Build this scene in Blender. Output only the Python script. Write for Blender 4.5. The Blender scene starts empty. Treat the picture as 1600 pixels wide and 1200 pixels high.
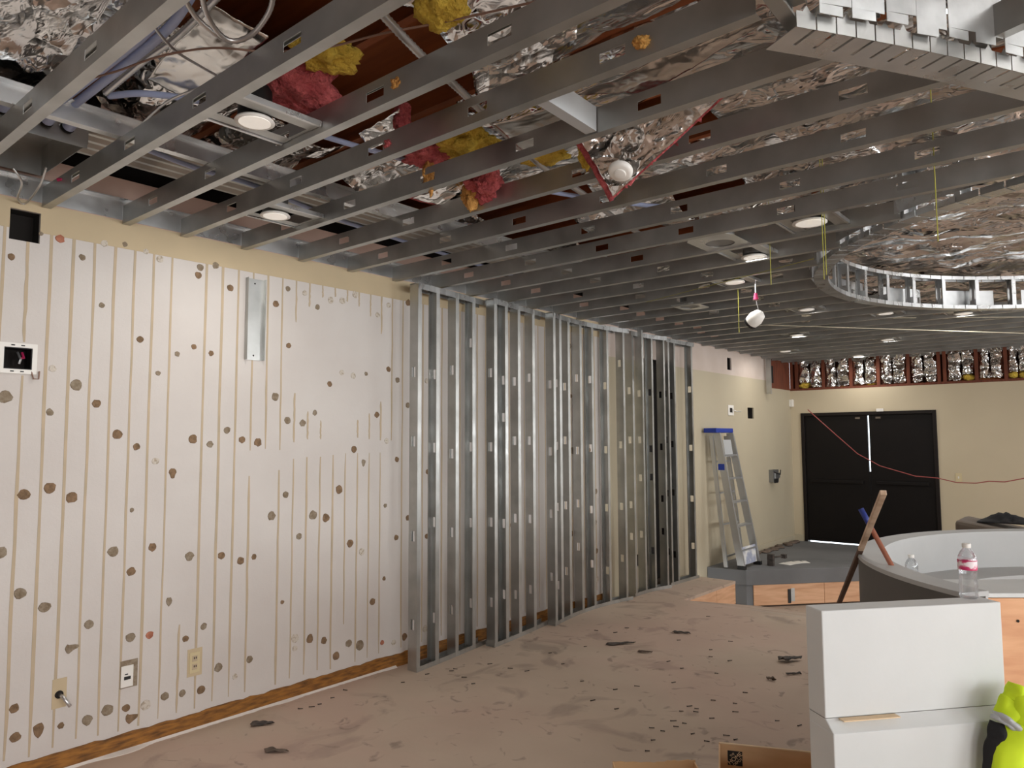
import bpy, bmesh, math, random
from mathutils import Vector, Matrix, noise
random.seed(7)
scene = bpy.context.scene
COL = scene.collection

# ------------------------------------------------------------------ camera
F = 1145.3
EYE = Vector((0, 0, 1.68))
def cam_axes(yaw, pitch, roll):
    cy, sy = math.cos(yaw), math.sin(yaw)
    f = Vector((-sy*math.cos(pitch), cy*math.cos(pitch), math.sin(pitch)))
    r = Vector((cy, sy, 0)); d = f.cross(r)
    c, s = math.cos(roll), math.sin(roll)
    return c*r+s*d, -s*r+c*d, f
CR, CD, CF = cam_axes(*[math.radians(a) for a in (40.264, 4.361, .257)])
cd = bpy.data.cameras.new('camera'); cam = bpy.data.objects.new('camera', cd); COL.objects.link(cam)
cd.sensor_width = 36; cd.lens = F/1600*36; cd.clip_start = .05; cd.clip_end = 200
cam.matrix_world = Matrix(((CR.x, -CD.x, -CF.x, EYE.x), (CR.y, -CD.y, -CF.y, EYE.y), (CR.z, -CD.z, -CF.z, EYE.z), (0, 0, 0, 1)))
scene.camera = cam

# ------------------------------------------------------------------ light
world = bpy.data.worlds.new('sky'); scene.world = world; world.use_nodes = True
bg = world.node_tree.nodes['Background']; bg.inputs[0].default_value = (.85, .93, 1, 1); bg.inputs[1].default_value = 3.0
def area(name, loc, direction, sx, sy, power, col):
    l = bpy.data.lights.new(name, 'AREA'); l.shape = 'RECTANGLE'; l.size = sx; l.size_y = sy; l.energy = power; l.color = col
    o = bpy.data.objects.new(name, l); COL.objects.link(o); o.location = loc
    o.rotation_euler = Vector(direction).to_track_quat('-Z', 'Y').to_euler()
    return o
XR, YR = 6.6, -3.6          # right wall, rear wall
WINR = [(-2.4, .6), (1.6, 4.6), (6.2, 9.2)]
WINB = [(2.6, 5.4)]  # unseen rear window, added for its daylight
DAY = (.97, .985, 1.0)
for a, b in WINR:
    area('window_daylight', (XR-.02, (a+b)/2, 1.75), (-1, 0, 0), b-a-.1, 1.7, 150, DAY)
for a, b in WINB:
    area('window_daylight', ((a+b)/2, YR+.02, 1.75), (0, 1, 0), b-a-.1, 1.7, 60, DAY)  # daylight of the added, unseen rear window
WBX = (1.4, 4.6)           # unseen back wall window, added to put streaks on the studs
area('window_daylight', ((WBX[0]+WBX[1])/2, 12.13, 1.7), (0, -1, 0), 3.1, 1.5, 70, DAY)  # daylight of the added, unseen back wall window
vs = scene.view_settings
vs.view_transform = 'Standard'; vs.look = 'None'; vs.gamma = 1; vs.exposure = 0.10
vs.use_curve_mapping = False

# ------------------------------------------------------------------ helpers
def ray(x, y): return CR*((x-800)/F) + CD*((y-600)/F) + CF
def at(x, y, ax, v):
    d = ray(x, y); t = (v-EYE[ax])/d[ax]; return EYE+d*t
def atz(x, y, z): return at(x, y, 2, z)
def mpx(p): return (Vector(p)-EYE).dot(CF)/F      # metres per pixel at a point

MATS = {}
def mat(name, col, rough=.6, metal=0, col2=None, scale=4, mixlo=.35, mixhi=.7, bump=0, bscale=30, detail=4, stretch=None,
        emit=0, trans=0, ior=1.45, rvar=0, spec=None, kind='noise', bdist=.01, alpha=1):
    m = bpy.data.materials.new(name); m.use_nodes = True; nt = m.node_tree
    b = nt.nodes['Principled BSDF']
    b.inputs['Base Color'].default_value = (*col, 1); b.inputs['Roughness'].default_value = rough; b.inputs['Metallic'].default_value = metal
    if spec is not None: b.inputs['Specular IOR Level'].default_value = spec
    if trans: b.inputs['Transmission Weight'].default_value = trans; b.inputs['IOR'].default_value = ior
    if emit: b.inputs['Emission Color'].default_value = (*col, 1); b.inputs['Emission Strength'].default_value = emit
    if alpha < 1: b.inputs['Alpha'].default_value = alpha
    geo = nt.nodes.new('ShaderNodeNewGeometry'); vec = geo.outputs['Position']
    if stretch:
        mp = nt.nodes.new('ShaderNodeMapping'); mp.inputs['Scale'].default_value = stretch
        nt.links.new(vec, mp.inputs[0]); vec = mp.outputs[0]
    def tex(sc, det):
        t = nt.nodes.new('ShaderNodeTexNoise'); t.inputs['Scale'].default_value = sc; t.inputs['Detail'].default_value = det
        nt.links.new(vec, t.inputs['Vector']); return t.outputs['Fac']
    if col2:
        r = nt.nodes.new('ShaderNodeMapRange'); r.inputs[1].default_value = mixlo; r.inputs[2].default_value = mixhi
        nt.links.new(tex(scale, detail), r.inputs[0])
        mx = nt.nodes.new('ShaderNodeMix'); mx.data_type = 'RGBA'
        mx.inputs[6].default_value = (*col, 1); mx.inputs[7].default_value = (*col2, 1)
        nt.links.new(r.outputs[0], mx.inputs[0]); nt.links.new(mx.outputs[2], b.inputs['Base Color'])
    if rvar:
        r = nt.nodes.new('ShaderNodeMapRange'); r.inputs[1].default_value = .3; r.inputs[2].default_value = .7
        r.inputs[3].default_value = rough-rvar; r.inputs[4].default_value = rough+rvar
        nt.links.new(tex(scale*1.7, 3), r.inputs[0]); nt.links.new(r.outputs[0], b.inputs['Roughness'])
    if bump:
        if kind == 'foil':
            mp2 = nt.nodes.new('ShaderNodeMapping'); mp2.inputs['Scale'].default_value = (.55, 1.25, 1); mp2.inputs['Rotation'].default_value = (0, 0, .25)
            nt.links.new(vec, mp2.inputs[0]); pv = mp2.outputs[0]
            v = nt.nodes.new('ShaderNodeTexVoronoi'); v.feature = 'F1'; v.inputs['Scale'].default_value = bscale; nt.links.new(pv, v.inputs['Vector'])
            n2 = nt.nodes.new('ShaderNodeTexNoise'); n2.noise_type = 'RIDGED_MULTIFRACTAL'; n2.inputs['Scale'].default_value = bscale*.45; n2.inputs['Detail'].default_value = 2.5
            n2.inputs['Distortion'].default_value = .6; nt.links.new(pv, n2.inputs['Vector'])
            ad = nt.nodes.new('ShaderNodeMath'); ad.operation = 'MULTIPLY_ADD'; ad.inputs[1].default_value = .45
            nt.links.new(n2.outputs['Fac'], ad.inputs[0]); nt.links.new(v.outputs['Distance'], ad.inputs[2])
            n3 = nt.nodes.new('ShaderNodeTexNoise'); n3.noise_type = 'RIDGED_MULTIFRACTAL'; n3.inputs['Scale'].default_value = bscale*2.1; n3.inputs['Detail'].default_value = 3; n3.inputs['Distortion'].default_value = 1.2; nt.links.new(pv, n3.inputs['Vector'])
            a3 = nt.nodes.new('ShaderNodeMath'); a3.operation = 'MULTIPLY_ADD'; a3.inputs[1].default_value = .30
            nt.links.new(n3.outputs['Fac'], a3.inputs[0]); nt.links.new(ad.outputs[0], a3.inputs[2]); h = a3.outputs[0]
        else: h = tex(bscale, 5)
        bp = nt.nodes.new('ShaderNodeBump'); bp.inputs['Strength'].default_value = bump; bp.inputs['Distance'].default_value = bdist
        nt.links.new(h, bp.inputs['Height']); nt.links.new(bp.outputs[0], b.inputs['Normal'])
    MATS[name] = m; return m

def s(r, g, b):   # sRGB 0-255 to linear
    f = lambda c: ((c/255+.055)/1.055)**2.4 if c > 10 else c/255/12.92
    return (f(r), f(g), f(b))

mat('white_panel', s(209, 202, 195), .65, col2=s(203, 195, 188), scale=2.5, bump=.08, bscale=60)
mat('tan', s(192, 172, 144), .75, col2=s(180, 164, 138), scale=9)
mat('tan_band', s(200, 180, 146), .75, col2=s(190, 172, 140), scale=3)
mat('glue_brown', s(140, 112, 84), .85, col2=s(108, 86, 62), scale=40, bump=.4, bscale=90)
mat('glue_grey', s(150, 136, 116), .85, col2=s(120, 102, 80), scale=40, bump=.4, bscale=90)
mat('glue_faint', s(202, 192, 178), .7, col2=s(170, 156, 136), scale=60, mixlo=.5, mixhi=.62, bump=.5, bscale=90)
mat('glue_red', s(186, 122, 96), .85, col2=s(150, 92, 70), scale=40)
mat('base_wood', s(160, 106, 40), .7, col2=s(98, 62, 22), scale=7, stretch=(3, 1.5, 9), bump=.3, bscale=30)
mat('white_crumb', s(216, 206, 196), .8)
mat('pink_plaster', s(206, 176, 160), .8, col2=s(192, 162, 146), scale=3)
mat('pale_plaster', s(206, 192, 182), .8, col2=s(196, 180, 168), scale=3)
mat('cream', s(186, 175, 150), .7, col2=s(180, 168, 144), scale=1.2)
mat('cream_back', s(202, 188, 160), .7, col2=s(196, 182, 154), scale=1.2)
mat('cavity', s(26, 20, 16), .9)  # dark lining, the shade inside holes put into the colour
mat('floor', s(198, 178, 158), .75, col2=s(170, 150, 132), scale=.9, mixlo=.3, mixhi=.75, bump=.1, bscale=25, detail=7)
mat('ramp', s(182, 164, 146), .75, col2=s(158, 141, 125), scale=1.1, bump=.1, bscale=25, detail=6)
mat('platform_grey', s(112, 112, 112), .8, col2=s(98, 98, 98), scale=1.5, bump=.1, bscale=30)
mat('new_wood', s(222, 176, 138), .65, col2=s(200, 150, 112), scale=3, stretch=(1, 1, 9), bump=.1, bscale=20)
mat('plywood', s(226, 172, 128), .6, col2=s(206, 146, 104), scale=3.5, stretch=(1, 1, 6), bump=.08, bscale=20)
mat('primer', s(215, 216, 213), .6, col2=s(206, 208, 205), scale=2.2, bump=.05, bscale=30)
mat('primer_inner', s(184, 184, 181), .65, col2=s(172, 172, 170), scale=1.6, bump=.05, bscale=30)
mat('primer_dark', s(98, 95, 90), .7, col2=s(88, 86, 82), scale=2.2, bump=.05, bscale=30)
mat('door_black', s(18, 13, 11), .5, col2=s(14, 10, 9), scale=3, spec=.25)
mat('frame_black', s(24, 17, 14), .5, spec=.3)
mat('steel', (.50, .50, .48), .38, .88, col2=(.39, .39, .37), scale=5, rvar=.07, bump=.03, bscale=8)
mat('steel_bright', (.66, .665, .66), .32, .92, col2=(.52, .525, .52), scale=5, rvar=.08)
mat('steel_white', (.56, .57, .56), .35, .8, col2=(.42, .43, .42), scale=9, rvar=.08, bump=.05, bscale=12)
mat('steel_dull', (.30, .30, .29), .5, .8, col2=(.24, .24, .235), scale=6)
mat('foil', (.86, .85, .84), .16, 1, col2=(.66, .64, .62), scale=3, bump=1.0, bscale=7, kind='foil', bdist=.075)
mat('foil_flat', (.74, .72, .69), .24, 1, col2=(.6, .58, .55), scale=3, bump=.5, bscale=4, kind='foil', bdist=.05)
mat('roof_wood', s(160, 88, 44), .75, col2=s(120, 64, 32), scale=3, stretch=(1, 5, 5), bump=.15, bscale=30)
mat('stud_wood', s(120, 62, 38), .75, col2=s(88, 44, 28), scale=4, stretch=(5, 5, 1))
mat('roof_dark', s(164, 92, 44), .85, col2=s(128, 68, 32), scale=2, stretch=(.5, 6, 1))
mat('pink_wool', s(212, 106, 106), .95, col2=s(160, 66, 70), scale=14, bump=1, bscale=50, bdist=.03)
mat('yellow_wool', s(236, 204, 84), .95, col2=s(206, 168, 62), scale=14, bump=1, bscale=50, bdist=.03)
mat('orange_wool', s(224, 170, 92), .95, col2=s(190, 130, 66), scale=14, bump=1, bscale=50, bdist=.03)
mat('ent_blue', s(176, 188, 222), .5)
mat('black', s(22, 21, 21), .55)
mat('black_cloth', s(30, 29, 30), .85, bump=.3, bscale=60)
mat('lens', s(255, 250, 240), .4, emit=.3)
mat('white_plastic', s(232, 228, 220), .45)
mat('almond', s(206, 190, 150), .5)
mat('cardboard', s(216, 178, 136), .75, col2=s(202, 164, 122), scale=5, stretch=(1, 1, 3))
mat('card_inside', s(196, 160, 118), .8)
mat('card_edge', s(226, 200, 164), .8)
mat('brown_board', s(110, 98, 84), .7, col2=s(96, 84, 72), scale=3)
mat('ladder_alu', (.55, .56, .57), .4, .85)
mat('ladder_blue', s(28, 56, 150), .5)
mat('label_white', s(226, 226, 222), .6, col2=s(160, 166, 186), scale=9, mixlo=.4, mixhi=.6)
mat('bottle_clear', (.95, .97, .98), .05, 0, trans=1, ior=1.33)
mat('bottle_label', s(240, 226, 228), .5, col2=s(206, 50, 104), scale=26, mixlo=.48, mixhi=.56)
mat('label_red', s(186, 40, 90), .5)
mat('stick_lit', s(222, 196, 170), .6, col2=s(168, 134, 104), scale=8)
mat('stick_shaded', s(100, 74, 58), .7, col2=s(80, 58, 46), scale=8)
mat('stick_red', s(170, 106, 82), .6)
mat('stick_blue', s(36, 52, 128), .5)
mat('hivis', s(214, 240, 34), .75, col2=s(196, 222, 20), scale=6, bump=.15, bscale=20)
mat('silver_tape', s(176, 178, 178), .45)
mat('string_yellow', s(176, 172, 70), .7)
mat('string_white', s(214, 206, 180), .7)
mat('wire_red', s(150, 70, 66), .5)
mat('wire_brown', s(140, 108, 92), .5)
mat('wire_grey', (.62, .61, .6), .32, .85)
mat('scrap', s(52, 46, 42), .7, col2=s(90, 80, 72), scale=20)
mat('screw', s(40, 34, 32), .45, .5)
mat('glass', (.9, .95, 1), .02, trans=1)
mat('dirt', s(110, 94, 82), .9, col2=s(88, 76, 66), scale=12)

def clear_plastic(m):       # thin clear plastic: mostly transparent, mirror by Fresnel
    nt = m.node_tree; nt.nodes.clear(); out = nt.nodes.new('ShaderNodeOutputMaterial'); t = nt.nodes.new('ShaderNodeBsdfTransparent'); g = nt.nodes.new('ShaderNodeBsdfGlossy')
    g.inputs['Roughness'].default_value = .06; t.inputs[0].default_value = (.90, .92, .93, 1); fr = nt.nodes.new('ShaderNodeFresnel'); fr.inputs[0].default_value = 1.5
    a = nt.nodes.new('ShaderNodeMath'); a.operation = 'MULTIPLY_ADD'; a.inputs[1].default_value = .8; a.inputs[2].default_value = .06; mx = nt.nodes.new('ShaderNodeMixShader')
    nt.links.new(fr.outputs[0], a.inputs[0]); nt.links.new(a.outputs[0], mx.inputs[0]); nt.links.new(t.outputs[0], mx.inputs[1]); nt.links.new(g.outputs[0], mx.inputs[2]); df = nt.nodes.new('ShaderNodeBsdfTranslucent'); df.inputs[0].default_value = (.95, .95, .95, 1); m2 = nt.nodes.new('ShaderNodeMixShader'); m2.inputs[0].default_value = .13
    nt.links.new(mx.outputs[0], m2.inputs[1]); nt.links.new(df.outputs[0], m2.inputs[2]); nt.links.new(m2.outputs[0], out.inputs[0])
clear_plastic(MATS['bottle_clear'])
def stain_floor(m):
    nt = m.node_tree; b = nt.nodes['Principled BSDF']; src = b.inputs['Base Color'].links[0].from_socket
    g = nt.nodes.new('ShaderNodeNewGeometry')
    for sc, lo, hi, col, amt, dist in ((1.7, .56, .64, s(92, 80, 72), .35, 1.2), (.55, .45, .6, s(196, 160, 146), .35, .6), (5.5, .62, .70, s(80, 70, 64), .45, 1.5)):
        t = nt.nodes.new('ShaderNodeTexNoise'); t.inputs['Scale'].default_value = sc; t.inputs['Detail'].default_value = 6; t.inputs['Distortion'].default_value = dist
        r = nt.nodes.new('ShaderNodeMapRange'); r.inputs[1].default_value = lo; r.inputs[2].default_value = hi; r.inputs[4].default_value = amt
        x = nt.nodes.new('ShaderNodeMix'); x.data_type = 'RGBA'; x.inputs[7].default_value = (*col, 1)
        nt.links.new(g.outputs['Position'], t.inputs['Vector']); nt.links.new(t.outputs['Fac'], r.inputs[0]); nt.links.new(r.outputs[0], x.inputs[0]); nt.links.new(src, x.inputs[6]); src = x.outputs[2]
    nt.links.new(src, b.inputs['Base Color'])
stain_floor(MATS['floor']); stain_floor(MATS['ramp'])

WL = {}
class MB:
    def __init__(self): self.v = []; self.f = []; self.m = []; self.cm = 0
    def add(self, vs, fs):
        n = len(self.v); self.v += [Vector(p) for p in vs]
        for f in fs: self.f.append(tuple(i+n for i in f)); self.m.append(self.cm)
        return self
    def box(self, a, b):
        x0, x1 = sorted((a[0], b[0])); y0, y1 = sorted((a[1], b[1])); z0, z1 = sorted((a[2], b[2]))
        return self.add([(x0, y0, z0), (x1, y0, z0), (x1, y1, z0), (x0, y1, z0), (x0, y0, z1), (x1, y0, z1), (x1, y1, z1), (x0, y1, z1)],
                        [(0, 3, 2, 1), (4, 5, 6, 7), (0, 1, 5, 4), (1, 2, 6, 5), (2, 3, 7, 6), (3, 0, 4, 7)])
    def obox(self, o, u, v, w):      # origin corner and three edge vectors
        o, u, v, w = map(Vector, (o, u, v, w))
        P = [o, o+u, o+u+v, o+v, o+w, o+u+w, o+u+v+w, o+v+w]
        fs = [(0, 3, 2, 1), (4, 5, 6, 7), (0, 1, 5, 4), (1, 2, 6, 5), (2, 3, 7, 6), (3, 0, 4, 7)]
        if u.cross(v).dot(w) < 0: fs = [tuple(reversed(f)) for f in fs]
        return self.add(P, fs)
    def bar(self, a, b, w, h, up=(0, 0, 1)):     # rectangular bar from a to b
        a, b = Vector(a), Vector(b); d = (b-a).normalized(); up = Vector(up)
        sd = d.cross(up)
        if sd.length < 1e-4: sd = d.cross(Vector((1, 0, 0)))
        sd.normalize(); u = sd.cross(d)
        return self.obox(a-sd*w/2-u*h/2, sd*w, u*h, b-a)
    def prism(self, poly, z0, z1):
        n = len(poly); ar = sum(poly[i][0]*poly[(i+1) % n][1]-poly[(i+1) % n][0]*poly[i][1] for i in range(n))
        if ar < 0: poly = poly[::-1]
        vs = [(p[0], p[1], z0) for p in poly]+[(p[0], p[1], z1) for p in poly]
        fs = [tuple(range(n-1, -1, -1)), tuple(range(n, 2*n))]+[(i, (i+1) % n, (i+1) % n+n, i+n) for i in range(n)]
        return self.add(vs, fs)
    def tube(self, pts, r, n=8, ribs=0, cap=True):
        pts = [Vector(p) for p in pts]
        if ribs:
            out = []
            for a, b in zip(pts, pts[1:]):
                k = max(1, int((b-a).length/ribs))
                out += [a.lerp(b, i/k) for i in range(k)]
            pts = out+[pts[-1]]
        vs = []; fs = []; pn = None
        for i, p in enumerate(pts):
            d = (pts[min(i+1, len(pts)-1)]-pts[max(i-1, 0)]).normalized()
            if pn is None: pn = d.orthogonal().normalized()
            pn = (pn-d*pn.dot(d)).normalized(); q = d.cross(pn)
            rr = r(i/(len(pts)-1)) if callable(r) else r
            if ribs: rr *= 1 if i % 2 else .84
            vs += [p+(pn*math.cos(t)+q*math.sin(t))*rr for t in [2*math.pi*k/n for k in range(n)]]
        for i in range(len(pts)-1):
            for k in range(n):
                a = i*n+k; b = i*n+(k+1) % n; fs.append((a, b, b+n, a+n))
        if cap: fs += [tuple(range(n-1, -1, -1)), tuple(range((len(pts)-1)*n, len(pts)*n))]
        return self.add(vs, fs)
    def lathe(self, prof, c, n=20, axis=(0, 0, 1)):
        c = Vector(c); ax = Vector(axis).normalized(); u = ax.orthogonal().normalized(); w = ax.cross(u)
        vs = [c+ax*z+(u*math.cos(2*math.pi*k/n)+w*math.sin(2*math.pi*k/n))*r for r, z in prof for k in range(n)]
        fs = [(i*n+k, i*n+(k+1) % n, (i+1)*n+(k+1) % n, (i+1)*n+k) for i in range(len(prof)-1) for k in range(n)]
        fs += [tuple(range(n-1, -1, -1)), tuple(range((len(prof)-1)*n, len(prof)*n))]
        return self.add(vs, fs)
    def grid(self, fn, nu, nv):
        vs = [fn(i/nu, j/nv) for i in range(nu+1) for j in range(nv+1)]
        return self.add(vs, [(i*(nv+1)+j, (i+1)*(nv+1)+j, (i+1)*(nv+1)+j+1, i*(nv+1)+j+1) for i in range(nu) for j in range(nv)])
    def sheet(self, fn, nu, nv, th=.004):           # a closed sheet with real thickness
        P = [[Vector(fn(i/nu, j/nv)) for j in range(nv+1)] for i in range(nu+1)]
        vs = []; K = nv+1; N = (nu+1)*K
        for i in range(nu+1):
            for j in range(nv+1): vs.append(P[i][j])
        for i in range(nu+1):
            for j in range(nv+1):
                a = P[min(i+1, nu)][j]-P[max(i-1, 0)][j]; b = P[i][min(j+1, nv)]-P[i][max(j-1, 0)]
                q = a.cross(b); q = q.normalized() if q.length > 1e-9 else Vector((0, 0, 1))
                vs.append(P[i][j]+q*th)
        fs = []
        for i in range(nu):
            for j in range(nv):
                a, b, c, d = i*K+j, (i+1)*K+j, (i+1)*K+j+1, i*K+j+1
                fs += [(d, c, b, a), (a+N, b+N, c+N, d+N)]
        for i in range(nu): 
            a, b = i*K, (i+1)*K; fs.append((a, b, b+N, a+N)); a, b = i*K+nv, (i+1)*K+nv; fs.append((b, a, a+N, b+N))
        for j in range(nv):
            a, b = j, j+1; fs.append((b, a, a+N, b+N)); a, b = nu*K+j, nu*K+j+1; fs.append((a, b, b+N, a+N))
        return self.add(vs, fs)
    def blob(self, c, rad, amp=.35, freq=3, seg=18, seed=0):
        c = Vector(c); rx, ry, rz = rad; vs = []; fs = []
        n = seg; m = seg//2
        off = Vector((seed*3.7, seed*1.3, seed*2.1))
        for i in range(1, m):
            th = math.pi*i/m
            for k in range(n):
                ph = 2*math.pi*k/n; d = Vector((math.sin(th)*math.cos(ph), math.sin(th)*math.sin(ph), math.cos(th)))
                rr = 1+amp*(noise.noise(d*freq*.6+off)*1.1+noise.noise(d*freq*1.7+off)*.6+noise.noise(d*freq*4+off)*.3)
                vs.append(c+Vector((d.x*rx, d.y*ry, d.z*rz))*rr)
        vs += [c+Vector((0, 0, rz)), c-Vector((0, 0, rz))]
        for i in range(m-2):
            for k in range(n):
                a = i*n+k; b = i*n+(k+1) % n; fs.append((a, a+n, b+n, b))
        for k in range(n):
            fs.append(((m-1)*n, k, (k+1) % n)); fs.append(((m-1)*n+1, (m-2)*n+(k+1) % n, (m-2)*n+k))
        return self.add(vs, fs)
    def build(self, name, mats, parent=None, smooth=False, bevel=0, seg=2, auto=None):
        if isinstance(mats, str): mats = [mats]
        lo = Vector([min(p[i] for p in self.v) for i in range(3)]); hi = Vector([max(p[i] for p in self.v) for i in range(3)])
        org = Vector(((lo.x+hi.x)/2, (lo.y+hi.y)/2, lo.z))
        me = bpy.data.meshes.new(name); me.from_pydata([p-org for p in self.v], [], self.f); me.update()
        for m in mats: me.materials.append(MATS[m])
        if any(self.m): me.polygons.foreach_set('material_index', self.m)
        if smooth: me.polygons.foreach_set('use_smooth', [True]*len(me.polygons))
        o = bpy.data.objects.new(name, me); COL.objects.link(o); WL[o] = org
        if parent: o.parent = parent; o.location = org-WL[parent]
        else: o.location = org
        if bevel:
            b = o.modifiers.new('bevel', 'BEVEL'); b.width = bevel; b.segments = seg; b.limit_method = 'ANGLE'
        if auto:
            with_sharp(me, auto)
        return o
def with_sharp(me, ang):
    me.polygons.foreach_set('use_smooth', [True]*len(me.polygons))
    me.set_sharp_from_angle(angle=math.radians(ang))
def tag(o, label, cat, group=None):
    o['label'] = label; o['category'] = cat
    if group: o['group'] = group
    return o
def struct(o): o['kind'] = 'structure'; return o
def empty(name, loc):
    o = bpy.data.objects.new(name, None); COL.objects.link(o); o.location = loc; o.empty_display_size = .1; WL[o] = Vector(loc); return o

def channel(L, depth, fl, holes=(), t=.0016, lip=.009, hw=.1, hh=.038):
    """C channel along +X: web in the plane y=0, flanges towards +y, z 0..depth"""
    b = MB(); z0 = depth/2-hh/2; z1 = depth/2+hh/2
    b.box((0, 0, 0), (L, t, z0)); b.box((0, 0, z1), (L, t, depth)); x = 0
    for h in sorted(holes):
        if h-hw/2 > x: b.box((x, 0, z0), (h-hw/2, t, z1))
        x = h+hw/2
    if x < L: b.box((x, 0, z0), (L, t, z1))
    b.box((0, t, 0), (L, fl, t)); b.box((0, t, depth-t), (L, fl, depth))
    if lip: b.box((0, fl-t, t), (L, fl, lip)); b.box((0, fl-t, depth-lip), (L, fl, depth-t))
    return b
def xform(b, M4):
    b.v = [M4 @ p for p in b.v]; return b

# ================================================================== STRUCTURE
XW, YB, HC = -4.29, 12.15, 2.92
FX, FY0, FY1 = -3.70, 7.12, 9.2       # ramp edge, ramp start, ramp end
LOW = -.42
fb = MB()
fb.prism([(XW-.2, YR-.2), (XR+.2, YR-.2), (XR+.2, FY0), (FX, FY0), (FX, 8.45), (XW-.2, 8.45)], -.03, 0)
floor = struct(fb.build('floor', 'floor'))
rb = MB(); rb.add([(FX, FY0, 0), (XR+.2, FY0, 0), (XR+.2, FY1, LOW), (FX, FY1, LOW), (FX, FY0, -.03), (XR+.2, FY0, -.03), (XR+.2, FY1, LOW-.03), (FX, FY1, LOW-.03)],
        [(0, 1, 2, 3), (7, 6, 5, 4), (0, 4, 5, 1), (1, 5, 6, 2), (2, 6, 7, 3), (3, 7, 4, 0)])
ramp = struct(rb.build('floor_ramp', 'ramp'))
struct(MB().box((XW-.2, 8.3, LOW-.05), (FX, YB+.2, LOW)).build('floor_pit', 'ramp'))
struct(MB().box((FX, FY1, LOW-.05), (XR+.2, YB+.2, LOW)).build('floor_pit', 'ramp'))
wb = MB(); x0, x1 = FX-.035, FX+.0
pr = [(FY0, -.004), (8.44, -.004), (8.44, LOW), (FY1-.01, LOW)]
# side boards of the ramp: a wedge that deepens towards the stage
def wedge(b, ya, yb):
    zt = -.03; za = -(ya-FY0)/(FY1-FY0)*-LOW*1.0; zb = -(yb-FY0)/(FY1-FY0)*-LOW
    P = [(x0, ya, za-.001), (x0, yb, zb-.001), (x0, yb, zt), (x0, ya, zt), (x1, ya, za-.001), (x1, yb, zb-.001), (x1, yb, zt), (x1, ya, zt)]
    b.add(P, [(0, 3, 2, 1), (4, 5, 6, 7), (0, 1, 5, 4), (1, 2, 6, 5), (2, 3, 7, 6), (3, 0, 4, 7)])
wedge(wb, 7.30, 7.93); wb.build('ramp_side_board', 'new_wood', ramp)
wb2 = MB(); wedge(wb2, 7.935, 8.44); wb2.build('ramp_side_board', 'new_wood', ramp)

# ---- left wall with real openings
def wall_x(x0, x1, ya, yb, za, zb, holes, b):
    ys = sorted({ya, yb, *[h[0] for h in holes], *[h[1] for h in holes]}); zs = sorted({za, zb, *[h[2] for h in holes], *[h[3] for h in holes]})
    for a, c in zip(ys, ys[1:]):
        run = None
        for d, e in list(zip(zs, zs[1:]))+[(None, None)]:
            inside = d is not None and not any(h[0]-1e-6 < (a+c)/2 < h[1] and h[2] < (d+e)/2 < h[3] for h in holes)
            if inside: run = (run[0], e) if run else (d, e)
            elif run: b.box((x0, a, run[0]), (x1, c, run[1])); run = None
    return b
def rect(xa, ya, xb, yb):     # pixel rectangle on the left wall plane -> (y0,y1,z0,z1)
    p, q = at(xa, ya, 0, XW), at(xb, yb, 0, XW)
    r1, r2 = at(xb, ya, 0, XW), at(xa, yb, 0, XW)
    return (p.y, q.y, (q.z+r2.z)/2, (p.z+r1.z)/2)
H1 = rect(16, 329, 62, 377); H2 = rect(6, 543, 49, 577)
WB1 = 6.55
lb = wall_x(XW-.02, XW, YR, WB1, -.05, HC, [H1, H2], MB())
wall_left = struct(lb.build('wall_left', 'white_panel'))
OUT = at(895+14, 880, 0, XW)
H3 = (rect(994, 866, 1002, 885)); DK = (7.42, 8.18, 0, 2.62)
H4 = rect(1136, 559, 1143, 578); H5 = rect(1168, 637, 1178, 654); H6 = rect(1139, 635, 1144, 647)
ZP = 2.575
lc = wall_x(XW-.02, XW, WB1, YB, -.5, 2.47, [H3, (DK[0], DK[1], 0, 2.47), H5, H6], MB())
wall_x(XW-.02, XW, WB1, 11.13, 2.47, ZP, [(DK[0], DK[1], 2.47, ZP)], lc)
lc.cm = 1
wall_x(XW-.02, XW, WB1, 11.13, ZP, HC, [(DK[0], DK[1], ZP, 2.62), H4], lc)
wall_left2 = struct(lc.build('wall_left', ['cream', 'pale_plaster']))
wu = MB().box((XW-.02, YR, HC), (XW, 11.13, 3.16)); wall_upper = struct(wu.build('wall_left_upper', 'pink_plaster'))
struct(MB().box((XW-.30, YR-.2, -.5), (XW-.28, YB+.2, 3.9)).build('wall_left_outer', 'cavity'))
def cavity(h, parent, depth=.1, m='cavity'):
    y0, y1, z0, z1 = h; b = MB(); t = .004; xa = XW-.02
    b.box((xa-depth, y0-t, z0-t), (xa-depth+t, y1+t, z1+t))
    for a, c in (((xa-depth, y0-t, z0-t), (xa, y0, z1+t)), ((xa-depth, y1, z0-t), (xa, y1+t, z1+t)), ((xa-depth, y0, z0-t), (xa, y1, z0)), ((xa-depth, y0, z1), (xa, y1, z1+t))): b.box(a, c)
    return b.build('wall_cavity', m, parent)
for h in (H1, H2): cavity(h, wall_left)
for h in (H3, H4, H5, H6): cavity(h, wall_left2)
cavity(DK, wall_left2, .24)

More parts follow.
